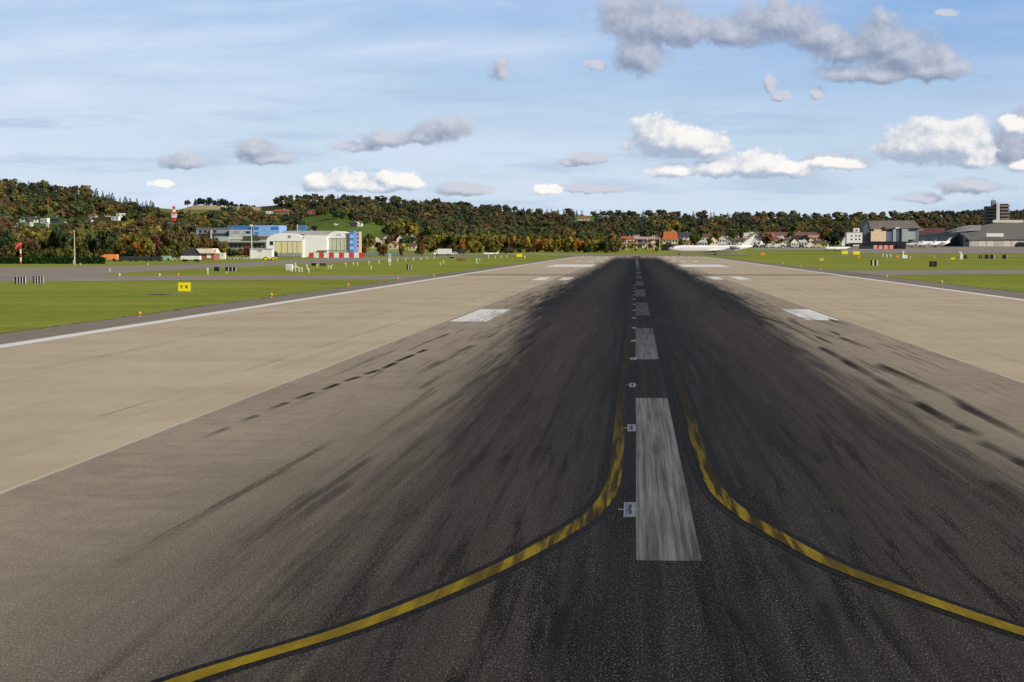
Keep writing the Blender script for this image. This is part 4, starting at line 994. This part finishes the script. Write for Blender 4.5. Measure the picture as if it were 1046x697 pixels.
# midfield: village trees
row([(371,262,12,9,'round','rust'),(366,262,18,14,'round','brown'),(391,262,14,12.5,'dense','rust'),(410,262,13,9.5,'tall','rust'),(430,262,14,13.5,'round','rust'),(437,259.6,18,15,'round','olive'),(462,258.6,14,12,'bush','brown'),(387,258,12,9,'dense','conifer'),(377,259,22,14,'round','olive')],
    'in the village', 'trees in the village')
row([(404,248,24,20,'round','olive'),(419,248,28,24,'round','yolive'),(410,247,20,16,'dense','olive'),(440,250,22,18,'round','green')], 'large above the village roofs', 'large trees above the village')
MT = []
for k, px in enumerate(np.arange(440, 632, 8.3)):
    cn = pk([('rust', 2), ('yolive', 4), ('olive', .8), ('yellow', 3), ('brown', .5), ('orange', 2)]) if 505 < px < 600 else pk([('olive', 3), ('yolive', 2), ('dkgreen', 1)])
    h = (16 if px > 505 else 20) + random.uniform(-2, 3)
    if px > 590: h -= 3
    MT.append((px + random.uniform(-1.5, 1.5), 257.8, h, 12 + random.uniform(-1, 3), random.choice(['round', 'dense']), cn))
MT += [(472,259.6,17,8,'tall','orange'),(505,258.4,22,19,'dense','yolive'),(498,258.6,20,15,'round','olive'),(484,259,17,14,'round','yolive')]
row(MT, 'in the autumn row', 'autumn tree row left of the runway end')
MB2 = [(px + random.uniform(-2, 2), 253.2, 15 + random.uniform(-2, 2), 12, random.choice(['round', 'tall']), pk([('olive', 3), ('yolive', 3), ('green', 2)])) for px in np.arange(505, 615, 9)]
row(MB2, 'in the row behind', 'second row behind the autumn trees')
row([(470,256.5,0.1+16,15,'round','dkgreen'),(481,255,19,16,'round','olive'),(456,255.5,20,16,'round','yolive'),(490,254,21,16,'dense','olive'),(618,255.5,11,13,'bush','yolive'),(628,256,11,10,'bush','olive'),(610,255.5,14,15,'round','yolive')], 'round the lorry park', 'trees round the lorry park')
row([(688,243.5,22,19,'round','yolive'),(676,243,16,12,'conifer','bluegreen'),(710,252,14,12,'round','green'),(711,249,9,10,'round','lime'),(725,251,9,10,'bush','olive'),(733,247,12,12,'round','olive'),(784,253,15,13,'round','rust'),(775,249,11,11,'bush','rust'),(798,252,11,10,'bush','orange'),(808,247,12,9,'round','green'),
     (822,251,12,9,'dense','conifer'),(843,248,16,14,'round','rust'),(851,252,15,19,'dense','conifer'),(862,246,14,12,'round','brown'),(873,237,12,12,'round','yolive'),(880,247,16,13,'round','dkgreen'),(761,246,13,12,'round','olive'),(747,246,14,12,'round','green'),(696,252,9,9,'bush','olive'),(660,251,7,9,'bush','olive'),(648,247,10,10,'bush','brown'),(813,244,17,14,'round','olive'),(868,253,6,12,'bush','dkgreen')],
    'among the town houses', 'trees among the town houses')
SK = []
for px in [192]: tree(192, 0, 8, 7, 'round', 'brown', 'single round tree standing on the tan field skyline', None, d=2620)
for k, px in enumerate([200,204,208,212,215,219,223,226,229.5,233,236.5,240,243,247,251,255,259]):
    h = [8,9,8,9,10,7,9,9.5,9,8,7.5,5,4.5,6,5.5,5,5][k] * .95
    tree(px, 0, h, 6.5, 'dense' if k % 3 else 'conifer', 'bluegreen', 'dark tree on the skyline behind the tan field, %s from the left' % ORD[k], 'skyline trees behind the tan field', d=2640)
# hedge on the left
def hedge(px0, px1, py, hpx, label):
    pa, pb = at(px0, py), at(px1, py); d = (pa.y + pb.y)/2; L_ = pb.x - pa.x; Hm = hpx * d / F; nq = 5200
    C = np.stack([np.random.rand(nq)*L_, np.random.rand(nq)*2.2, Hm * np.random.rand(nq)], 1); face = np.random.rand(nq)
    C[face < .6, 1] = np.random.rand((face < .6).sum())*.35; C[face > .6, 2] = Hm*(.9 + .12*np.random.rand((face > .6).sum()))
    N = np.random.randn(nq, 3) * .6 + np.array([0, -.8, .5]); N /= np.linalg.norm(N, axis=1)[:, None]
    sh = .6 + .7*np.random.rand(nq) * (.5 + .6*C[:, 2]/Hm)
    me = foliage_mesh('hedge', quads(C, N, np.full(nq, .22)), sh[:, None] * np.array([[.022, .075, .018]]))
    o = bpy.data.objects.new('hedge', me); col.objects.link(o); o.location = pa; tag(o, label, 'hedge')
hedge(-60, 107, 270, 6.2, 'long clipped dark green hedge beyond the left taxiway')

# ------------------------------------------------------------------ houses
def house(px, py, w, h, wall, roof, label, kind='gable', group=None, d=None, name='house', nwin=3, rz=None, roofh=.42):
    t = Th(name, label, 'house' if name == 'house' else 'building', px, py, group, random.uniform(-.25, .25) if rz is None else rz, d)
    W, Hh = w*t.s/2, h*t.s; D = W * 1.3; e = Hh*(1 - roofh)
    if kind == 'gable':        # gable towards the viewer
        MB().prism([(-W,0),(W,0),(W,e),(0,Hh*.97),(-W,e)], 0, D*2).build('wall', wall, t.o)
        MB().prism([(-W*1.12,e-.25),(0,Hh),(W*1.12,e-.25),(W*1.12,e),(0,Hh+.3),(-W*1.12,e)], -.5, D*2+.5).build('roof', roof, t.o)
    elif kind == 'eave':       # eave towards the viewer
        MB().box(-W, W, 0, D, 0, e).build('wall', wall, t.o)
        rf = MB().add([(-W*1.06,-.5,e+.02),(W*1.06,-.5,e+.02),(W*1.06,D+.5,e+.02),(-W*1.06,D+.5,e+.02),(-W*.86,D/2,Hh),(W*.86,D/2,Hh)], [(0,1,5,4),(2,3,4,5),(1,2,5),(3,0,4),(3,2,1,0)]).build('roof', roof, t.o)
        MB().box(W*.3, W*.3+.8, D*.5, D*.5+.8, Hh*.85, Hh + .9).build('chimney', mLGrey, rf)
    else:
        MB().box(-W, W, 0, D, 0, Hh*.96).build('wall', wall, t.o); MB().box(-W-.15, W+.15, -.15, D+.15, Hh*.96+.01, Hh).build('roof', roof, t.o)
        e = Hh * .9
    fl = max(1, int(e / 3.0)); ww = min(1.3, W*.3)
    for f in range(fl):
        for k in range(nwin):
            a = -W + (k + .5) * 2*W/nwin; z0 = (f + .35) * e/fl
            MB().box(a - ww/2, a + ww/2, -.05, .04, z0, z0 + min(1.4, e/fl*.5)).build('window', mGlass, t.o)
    return t
hl = 'house on the left hillside, '
for i, (px, py, w, h, wl, rf, k, desc) in enumerate([
    (16,232,5,3,mWhite,mRoofD,'eave','low white'),(22.5,227,5,5,mWhite,mRoofD,'gable','steep white'),(28,231.5,6,9,paint((.42,.42,.36)),mRoofD,'gable','tall greyish'),(35,227.5,8,5.4,mWhite,mRoofD,'eave','white two storey'),
    (45,228.5,8,6,mWhite,mRoofD,'flat','pale flat roofed'),(56,227.5,10,6,mDark,mRoofD,'eave','dark timber'),(69.5,228,6,3.6,mWhite,mRoofB,'eave','white low'),(48.5,236,2.5,9,mOff,mRoofD,'flat','narrow light'),
    (90.5,226.5,7,3.2,mOff,mRoofB,'eave','cream'),(94,222,7,3.6,paint((.4,.3,.28)),mRoofR,'gable','pinkish'),(110,222,6,2.6,mWhite,mRoofD,'flat','slim white'),(117.6,226,8,4.6,mWhite,mRoofD,'flat','cubic white'),(123.5,223.2,8.5,4.8,mWhite,mRoofD,'flat','large cubic white')]):
    house(px, py, w, h, wl, rf, desc + ' ' + hl + ORD[i] + ' from the left', k, 'houses on the left hillside', nwin=2)
house(287, 219, 15, 5.2, paint((.3,.16,.1)), mRoofR, 'long red roofed farmhouse left on the slope above the hangars', 'eave', nwin=4, rz=0)
house(276, 218.2, 8, 2.6, mWhite, mLGrey, 'low white shed beside the long red roofed farmhouse', 'flat', nwin=2, rz=0)
house(318, 218.5, 8, 4.6, paint((.4,.14,.1)), mRoofR, 'small red house at the top edge of the green meadow', 'gable', nwin=2, rz=0)
house(366.5, 231.5, 6.2, 6.2, mWhite, mRoofB, 'white gabled house on the green meadow', 'gable', nwin=2, rz=0)
house(361, 231.5, 7, 5, paint((.08,.06,.07)), mRoofD, 'dark barn beside the white gabled house on the meadow', 'eave', nwin=2, rz=0)
house(343, 230, 3.2, 3.4, mWhite, mRoofD, 'tiny white hut half hidden on the meadow', 'gable', nwin=1, rz=0)
for i, (px, py, w, h, wl, rf, k) in enumerate([(372,254,7,9,mCream,mRoofB,'gable'),(381,254,9,7,mCream,mRoofR,'eave'),(386,251,8,10,mOff,mRoofB,'gable'),(395,248,7,9,mOff,mRoofD,'gable'),(401,255,10,8,paint((.6,.5,.38)),mRoofR,'gable'),(409,251,8,11,mOff,mRoofR,'gable'),
    (422,249,9,10,mWhite,mRoofD,'gable'),(421,256,8,8,mCream,mRoofB,'eave'),(414,248,6,8,paint((.5,.45,.42)),mRoofB,'eave'),(430,252,6,7,mOff,mRoofD,'eave'),(377,247,6,6,paint((.3,.12,.1)),mRoofR,'eave')]):
    house(px, py, w, h, wl, rf, '%s house with %s in the village right of the hangar, %s from the left' % ('pale', {'gable': 'gable front', 'eave': 'long roof'}[k], ORD[i]), k, 'village houses right of the hangar', nwin=2)
house(596, 225.6, 12, 4.4, paint((.62,.5,.4)), mRoofR, 'wide farmhouse on the small green clearing of the middle hill', 'eave', nwin=5, rz=0)
house(617.5, 252, 5, 3, mWhite, mLGrey, 'small white hut behind the right end of the tree row', 'flat', nwin=1)
house(640.5, 249, 14, 7.6, paint((.66,.62,.42)), mRoofR, 'cream house with yellow front left of the banded masts', 'eave', nwin=4, rz=0)
house(662, 248.5, 26, 6.6, mNavy, paint((.38,.3,.32)), 'long dark blue building behind the banded masts', 'eave', nwin=7, rz=0, name='long_building', d=1560)
house(650, 250, 8, 9, mPink, mPink, 'pink roofed building behind the banded masts', 'eave', nwin=2, rz=0, d=1620)
house(684.8, 249, 15, 12.5, mOff, mRoofO, 'house with large bright orange roof above the airliner nose', 'eave', nwin=5, rz=0, roofh=.70)
house(699, 245.5, 16, 8, mOff, mRoofD, 'wide black roofed building right of the orange roof', 'eave', nwin=4, rz=0, roofh=.6)
house(684, 256, 17, 6, mBlack, mDark, 'low black block behind the airliner nose', 'flat', nwin=4, rz=0, name='block')
house(700, 251.5, 16, 4, mPink, mRoofB, 'low reddish building behind the airliner fuselage', 'flat', nwin=4, rz=0)
wc = [mWhite, mOff, mCream, paint((.6,.42,.3)), paint((.45,.46,.46)), mWhite]; rc = [mRoofR, mRoofB, mRoofD, mRoofB, mLGrey]
random.seed(21)
TH = [(722,247,9,7),(729,251,8,8),(733,244,9,6),(739,249,8,8),(745,252,9,8),(750,246,8,7),(757,250,8,6),(764,247,8,8),(771,252,11,10),(769,244,9,7),(778,248,8,6),(788,246,8,6),(790,252,8,6),(797,248,6,6),(806,249.5,7,6),(812,252.5,7,8),(836,252.6,9,6),(846,250,7,5),(829,249,8,5),(757,253,9,6),(738,253.3,8,5),(718,252,8,6),(726,246,8,6),(742,245,7,7),(753,252.6,8,6),(762,252,8,7),(783,250,7,6),(793,249,7,6),(801,253,8,5),(820,252,8,6),(841,252.8,8,5),(668,252,9,6),(655,253,8,5)]
for i, (px, py, w, h) in enumerate(TH):
    a, b_ = random.choice(range(6)), random.choice(range(5)); k = random.choice(['gable', 'eave', 'eave'])
    nm = ['white', 'off white', 'cream', 'tan', 'grey', 'white'][a] + ' house with ' + ['red', 'brown', 'dark', 'brown', 'grey'][b_] + ' roof'
    house(px, py, w * 1.12, h * 1.12, wc[a], rc[b_], '%s in the town, %s from the left' % (nm, ORD[sorted(q[0] for q in TH).index(px)]), k, 'houses of the town right of the runway end', nwin=3)
house(817.5, 251, 5.5, 5.5, mYel, mYel, 'small yellow kiosk in the town car park', 'flat', nwin=1, rz=0) if False else None
small_sign(811.5, 250.5, 4.6, 4.6, 'yellow hoarding between the town houses', mYel); small_sign(836.5, 252.8, 5.2, 3.6, 'yellow hoarding behind the parked pale car', paint((.6,.5,.05)))
house(809, 246.4, 58, 9.2, paint((.09,.05,.05)), paint((.20,.09,.08)), 'very long low building with dark red roof in the town', 'eave', nwin=12, rz=0, name='long_building', d=1760)
house(829.5, 246.8, 15, 7, paint((.48,.28,.2)), mRoofB, 'salmon coloured block at the right end of the long building', 'flat', nwin=5, rz=0, name='block', d=1730)
t = Th('white_house', 'white stepped house with dark windows left of the grey barn', 'house', 872.5, 252, d=1400)
t.box('wall', mWhite, 864.8, 880.6, 238, 251.5, 0, 10); t.box('tower', mWhite, 872, 877.8, 233.5, 238, .5, 8); t.prism('stair_wing', mWhite, [(860,248),(864.8,240),(864.8,251.5),(860,251.5)], .5, 7)
for a, b_ in ((869,240.5),(873.5,240.5),(869,244),(873.5,244),(877,240.5),(877,244)): t.window(a, a + 1.6, b_, b_ + 1.5, 0, mDark)
t.window(873.8, 876, 235, 236.6, .5, mDark)
t.box('roof', mLGrey, 864.5, 880.9, 237.5, 237.95, -.2, 10.5)
t = Th('grey_hall', 'large grey hall with a pitched roof and stepped front', 'hall', 905, 252.2, d=1440)
mGR = paint((.19,.175,.165), .7, .15)
t.prism('gable_wall', paint((.10,.11,.14)), [(882.5,252.2),(882.5,232.5),(887.5,226.2),(889,226.2),(889,252.2)], 1.5, 30)  # gable paint darkened as the side turned away from the sun
t.prism('roof', mGR, [(887.2,226),(933,225.6),(940,233.2),(889.2,234.6)], 1.0, 34)
t.box('wall', paint((.15,.16,.19)), 889.1, 938.5, 233.4, 252.2, 3, 26)
t.box('beige_annex', paint((.72,.55,.38)), 889.5, 904.6, 236.5, 246.8, -2, 4.9); t.box('annex_top', paint((.6,.5,.38)), 892.5, 900, 234.6, 236.45, -1.8, 4)
t.box('grey_annex', paint((.12,.14,.2)), 904.8, 911.5, 237, 246.8, -1, 3.9); t.box('pale_annex', paint((.35,.40,.42)), 911.7, 914.5, 234.6, 247, -1.5, 4.4); t.box('grey_annex', paint((.1,.11,.16)), 914.7, 920.2, 235.5, 246.8, -1, 3.9)
t.box('pale_annex', paint((.33,.38,.38)), 920.4, 926.8, 234.2, 247, -2, 4.9); t.box('pale_annex', paint((.33,.38,.38)), 927, 934, 236.8, 245, -1, 3.9)
t.box('roof_vent', mOff, 914, 918, 232.4, 234.2, -1, 2); t.box('roof_vent', mBlack, 901.8, 904, 232.4, 234, -1, 2)
t = Th('garage', 'low black roofed garage with red and white doors on the apron', 'garage', 899, 254.6)
t.box('roof', mBlack, 873, 925.5, 248.3, 250.2, 1.0, 11); t.box('wall', mDark, 880, 924, 250.3, 254.6, 1.5, 9)
for k in range(4): t.box('door', paint((.62,.4,.38)), 892.8 + k*5.4, 896 + k*5.4, 250.5, 254.5, 1.3, .18); t.box('door_surround', mRed, 896.1 + k*5.4, 898.1 + k*5.4, 250.5, 254.5, 1.35, .14)
t.box('end_block', mBlack, 915.4, 924.6, 250.3, 254.5, .2, 1.1)
t = Th('dark_hangar', 'dark blue hangar with low grey roof behind the parked jets', 'hangar', 961, 251.9, d=1450)
mDH = paint((.028,.045,.065), .5, .2)
t.prism('front_wall', mDH, [(933,251.9),(933,241),(988,236.4),(989.6,238),(989.6,251.9)], 0, 30)
t.prism('roof', paint((.3,.3,.31)), [(968,238),(990,230.6),(1002,230.6),(1000,236.0),(990,236.2),(960,238.6)], 1.5, 30); t.box('upper_wall', paint((.13,.06,.06)), 932.5, 968, 233, 240.5, 14, 12)
t.box('fascia', mGrey, 936, 946, 234.2, 236, 13.8, .15)
for k in range(5): t.box('door', paint((.04,.06,.08)), 940 + k*9.6, 948.6 + k*9.6, 242, 251.8, -.12, .1)
t.window(984, 985.4, 240, 242.6, 0, mLGrey)
t = Th('big_hangar', 'wide hangar with sloping grey roof, white sign and pale wall panels', 'hangar', 1030, 252.2, d=1420)
mBR = paint((.155,.15,.135), .7, .12, .3)
s_ = t.s
vs = [(t.X(989.8), -1, t.Z(244.6)), (t.X(1140), -1, t.Z(243.4)), (t.X(1140), 60, t.Z(222)), (t.X(1034), 60, t.Z(226.4)), (t.X(988), 40, t.Z(236))]
MB().add(vs + [(x_, y_, z_ - .5) for x_, y_, z_ in vs], [(0,1,2,3,4),(9,8,7,6,5),(0,5,6,1),(1,6,7,2),(2,7,8,3),(3,8,9,4),(4,9,5,0)]).build('roof', mBR, t.o)
t.box('front_wall', paint((.5,.47,.42)), 991, 1140, 245.3, 252.2, 0, 30)
for k in range(16): t.box('wall_panel', paint((.6,.57,.50)) if k % 3 else paint((.45,.44,.42)), 992 + k*8.2, 998.6 + k*8.2, 246.4, 251.9, -.15, .13)
t.box('eave_beam', mDark, 989.8, 1140, 244.75, 245.25, -.9, .8)
t.box('sign', mWhite, 1009, 1026, 238.6, 242.1, 3.2, .4); t.box('roof_light_strip', paint((.6,.58,.5)), 1028.5, 1060, 224.2, 227.0, 56, .5)
t.prism('side_wall', mDark, [(985,252.2),(985,240),(990.6,244.6),(990.6,252.2)], .2, 24)
t = Th('tower_block', 'dark high rise tower with banded balconies behind the big hangar', 'tower block', 1018.5, 240, d=1750)
mTw = paint((.010,.013,.024))  # left wing and its balconies: shade of the turned face put into the paint
t.box('shaded_wing', mTw, 1007.3, 1017.2, 211.5, 240, 0, 12); t.box('stair_shaft', paint((.55,.55,.55)), 1017.4, 1020.8, 208.2, 240, -.5, 12); t.box('right_wing', paint((.04,.035,.045)), 1021, 1029.6, 209, 240, .4, 12)
t.box('roof_house', mGrey, 1013.5, 1017.3, 205.5, 211.4, 2, 6); MB().tube([(t.X(1015), 4, t.Z(205.5)), (t.X(1015), 4, t.Z(202.6))], .25, 6).build('antenna', mGrey, t.o)
for k in range(7): t.box('balcony', paint((.03,.036,.05)), 1006.9, 1016.6, 213 + k*3.3, 213.9 + k*3.3, -1.2, 1.15)
for k in range(7): t.box('balcony', paint((.24,.19,.19)), 1021.6, 1030.6, 210.6 + k*3.2, 212.2 + k*3.2, -.9, 1.2)
# fences
def fence(px0, px1, py, hpx, label, n, mat=mMetal):
    pa, pb = at(px0, py), at(px1, py); o = empty('fence', pa); tag(o, label, 'fence'); v = pb - pa; Hm = hpx * pa.y / F
    for k in range(n + 1):
        p = v * (k / n); q = at(px0 + (px1-px0)*k/n, py) - pa; MB().box(p.x - .08, p.x + .08, p.y - .08, p.y + .08, -.3, Hm).build('post', mat, o)
    for z in (Hm*.3, Hm*.62, Hm*.95): MB().tube([(0, 0, z), (v.x, v.y, z + v.z)], .055, 4).build('rail', mat, o)
fence(372, 435, 261.4, 3.4, 'grey mesh fence right of the red and white barrier', 18); fence(436, 560, 260.6, 1.6, 'low pale rail along the far side of the left grass', 24, mLGrey)
fence(765, 862, 255.2, 2.0, 'low grey fence between the right grass and the car park', 22, mLGrey)
t = Th('screen_panel', 'long green grey mesh screen between barrier and lorry', 'screen', 390, 261.5)
for k in range(6): t.box('panel', paint((.16,.22,.18)), 374 + k*5.6, 379 + k*5.6, 257, 261.2, .3, .1)
t.box('rail', mLGrey, 373.6, 408, 256.6, 256.95, .25, .2)

# ------------------------------------------------------------------ sun and sky
SUN_AZ, SUN_EL = math.radians(118), math.radians(29)      # clockwise from +Y
sd = Vector((math.sin(SUN_AZ)*math.cos(SUN_EL), math.cos(SUN_AZ)*math.cos(SUN_EL), math.sin(SUN_EL)))
sl = bpy.data.lights.new('sun', 'SUN'); sl.energy = 5.0; sl.angle = math.radians(.5); sl.color = (1, .925, .82)
so = bpy.data.objects.new('sun', sl); col.objects.link(so); so.rotation_euler = sd.to_track_quat('Z', 'Y').to_euler()
w = bpy.data.worlds.new('World'); bpy.context.scene.world = w; w.use_nodes = True; w.node_tree.nodes.clear()
g = NG(w.node_tree)
sky = g.new('ShaderNodeTexSky', sky_type='NISHITA'); sky.sun_disc = False; sky.sun_elevation = SUN_EL; sky.sun_rotation = SUN_AZ
sky.air_density = 1.0; sky.dust_density = 1.2; sky.ozone_density = 1.5; sky.altitude = 400
dirv = g.new('ShaderNodeTexCoord').outputs['Generated']; q = g.sep(dirv)
yy = g.m('MAXIMUM', q[1], .08)
U = g.m('ADD', g.m('MULTIPLY', g.m('DIVIDE', q[0], yy), F), 649.2); V = g.m('SUBTRACT', 253.0, g.m('MULTIPLY', g.m('DIVIDE', q[2], yy), F))
P = g.comb(U, V, 0.0)
# cloud field node group: input point, outputs grey-cloud field and white-cloud field
GREY = [(662,28,52,30),(655,62,24,26),(702,36,48,20),(745,38,48,19),(795,26,42,22),(838,44,30,17),(862,58,34,16),(900,52,36,30),(915,64,50,28),(945,76,48,14),(890,80,56,10),
        (784,90,5,9),(794,102,8,6),(830,98,6,7),(512,74,10,14),(608,70,9,7),(187,166,28,9),(258,153,22,12),(275,163,26,8),(365,150,26,7),(398,143,30,10),(432,141,30,10),(456,133,24,12),
        (603,162,20,6.5),(990,193,34,8.5),(935,204,22,5),(1030,155,34,30),(850,168,36,9),(472,194,30,7),(960,18,12,3),(600,194,40,5),(1075,150,50,45),(580,168,8,3)]
WHT = [(674,146,30,21),(698,149,38,19),(722,155,16,5),(692,176,26,8),(735,175,30,10),(765,172,38,13),(800,175,34,9),(850,170,26,6),(928,153,32,22),(952,151,40,27),(976,151,34,28),(985,166,24,10),
       (325,188,15,9),(355,188,17,12),(388,192,26,5),(408,187,22,9),(160,188,13,4),(1026,134,12,10),(1045,172,20,4),(560,196,14,5)]
grp = bpy.data.node_groups.new('cloud_field', 'ShaderNodeTree')
grp.interface.new_socket('P', in_out='INPUT', socket_type='NodeSocketVector')
grp.interface.new_socket('Grey', in_out='OUTPUT', socket_type='NodeSocketFloat'); grp.interface.new_socket('White', in_out='OUTPUT', socket_type='NodeSocketFloat')
gg = NG(grp); gi = gg.new('NodeGroupInput'); go = gg.new('NodeGroupOutput'); p0 = gi.outputs[0]
nz = gg.noise(gg.v('MULTIPLY', p0, (1, 1.25, 1)), .030, 6, .58, 0.0); nz2 = gg.noise(p0, .11, 5, .62)
wv = gg.v('SUBTRACT', gg.noise(p0, .045, 4, .6, color=True), (.5, .5, .5)); pw = gg.v('ADD', p0, gg.v('MULTIPLY', wv, (18, 12, 0)))
S = gg.comb(gg.sep(pw)[0], gg.sep(pw)[1], -3.0)
def field(S, blobs, grow):
    """running smooth maximum carried in z, so each blob waits for the one before"""
    for (cx, cy, rx, ry) in blobs:
        q_ = gg.sep(S)
        dx = gg.m('MULTIPLY', gg.m('SUBTRACT', q_[0], cx), 1.0/(rx*grow+2)); dy = gg.m('MULTIPLY', gg.m('SUBTRACT', q_[1], cy), 1.0/(ry*grow+1.5))
        dy = gg.m('MAXIMUM', gg.m('MULTIPLY', dy, -1.0), gg.m('MULTIPLY', dy, 1.55))
        ln = gg.m('SQRT', gg.m('MULTIPLY_ADD', dx, dx, gg.m('MULTIPLY', dy, dy)))
        acc = gg.m('SMOOTH_MAX', q_[2], gg.m('SUBTRACT', 1.0, ln), .18)
        S = gg.comb(q_[0], q_[1], acc)
    return S
nn = gg.m('ADD', gg.m('MULTIPLY', gg.m('SUBTRACT', nz, .5), 1.35), gg.m('MULTIPLY', gg.m('SUBTRACT', nz2, .5), .55))
S = field(S, GREY, 1.25); gf = gg.sep(S)
gg.put(go.inputs[0], gg.m('ADD', gf[2], nn))
S = field(gg.comb(gf[0], gf[1], gg.m('MINIMUM', gf[2], -3.0)), WHT, 1.27)
gg.put(go.inputs[1], gg.m('ADD', gg.sep(S)[2], nn))
def inst(v):
    n = g.new('ShaderNodeGroup'); n.node_tree = grp; g.put(n.inputs[0], v); return n.outputs
f0 = inst(P); f1 = inst(g.v('ADD', P, (7.0, -9.0, 0.0)))
base = sky.outputs[0]
# thin high cirrus veil
cv = g.comb(g.m('MULTIPLY', U, .0022), g.m('MULTIPLY', V, .014)); c1 = g.noise(cv, 1.0, 5, .55, .4); c2 = g.noise(g.comb(g.m('MULTIPLY', U, .004), g.m('ADD', g.m('MULTIPLY', V, .03), g.m('MULTIPLY', U, .002)), 5.0), 1.0, 5, .6, .3)
veil = g.m('ADD', g.m('MULTIPLY', g.sm(c1, .32, .70), .75), g.m('MULTIPLY', g.sm(c2, .42, .7), .35))
side = g.sm(U, 150., 900., 1.0, .34)
veil = g.m('MULTIPLY', veil, side)
low = g.sm(V, 40., 240., 0.15, .60)
hazef = g.m('MULTIPLY', low, 1.0)
K = 1 / .10
def kc(r, gr, b_): return (r*K, gr*K, b_*K, 1)
skyc = g.mix(1.0, base, (1.0, 1.0, 1.0, 1), 'MULTIPLY')
skyc = g.mix(g.sm(V, -60., 220., .70, .88), skyc, g.mix(g.sm(V, -20., 235.), g.mix(g.sm(U, 100., 950.), kc(.45, .63, .93), kc(.21, .43, .84)), kc(.64, .78, .90)))
skyc = g.mix(veil, skyc, kc(.70, .78, .95))
c3 = g.noise(g.comb(g.m('MULTIPLY', U, .006), g.m('MULTIPLY', V, .045), 9.0), 1.0, 4, .6, .2)
skyc = g.mix(g.m('MULTIPLY', g.m('MULTIPLY', g.sm(c3, .48, .68), g.sm(V, 40., 130.)), .5), skyc, kc(.40, .52, .72))
# grey clouds
ag = g.sm(f0[0], -.02, .46)
lg = g.m('ADD', .36, g.m('MULTIPLY', g.m('SUBTRACT', f0[0], f1[0]), .95), clamp=True)
gc = g.mix(lg, kc(.25, .30, .42), kc(.62, .64, .72))
skyc = g.mix(g.m('MULTIPLY', ag, .88), skyc, gc)
aw = g.sm(f0[1], .0, .30)
lw_ = g.m('ADD', .36, g.m('MULTIPLY', g.m('SUBTRACT', f0[1], f1[1]), .85), clamp=True)
wc_ = g.mix(g.sm(lw_, .0, .95), kc(.40, .48, .62), kc(1.0, .97, .93))
skyc = g.mix(g.m('MULTIPLY', aw, .95), skyc, wc_)
bg = g.new('ShaderNodeBackground'); g.put(bg.inputs[0], skyc); bg.inputs[1].default_value = .10
bp_ = g.new('ShaderNodeBackground'); g.put(bp_.inputs[0], g.mix(1.0, sky.outputs[0], (1.0, .93, .84, 1), 'MULTIPLY')); bp_.inputs[1].default_value = .075
reg = g.m('MULTIPLY', g.sm(q[1], .60, .75), g.sm(q[2], .22, .40, 1., 0.))
mxs = g.new('ShaderNodeMixShader'); g.put(mxs.inputs[0], reg); g.l.new(bp_.outputs[0], mxs.inputs[1]); g.l.new(bg.outputs[0], mxs.inputs[2])
wo = g.new('ShaderNodeOutputWorld'); g.l.new(mxs.outputs[0], wo.inputs[0])
w.cycles.sampling_method = 'MANUAL'; w.cycles.sample_map_resolution = 1024
sc = bpy.context.scene
sc.view_settings.view_transform = 'Standard'; sc.view_settings.look = 'None'; sc.view_settings.exposure = 0
sc.render.resolution_x = 1024; sc.render.resolution_y = 682
sc.cycles.transparent_max_bounces = 64
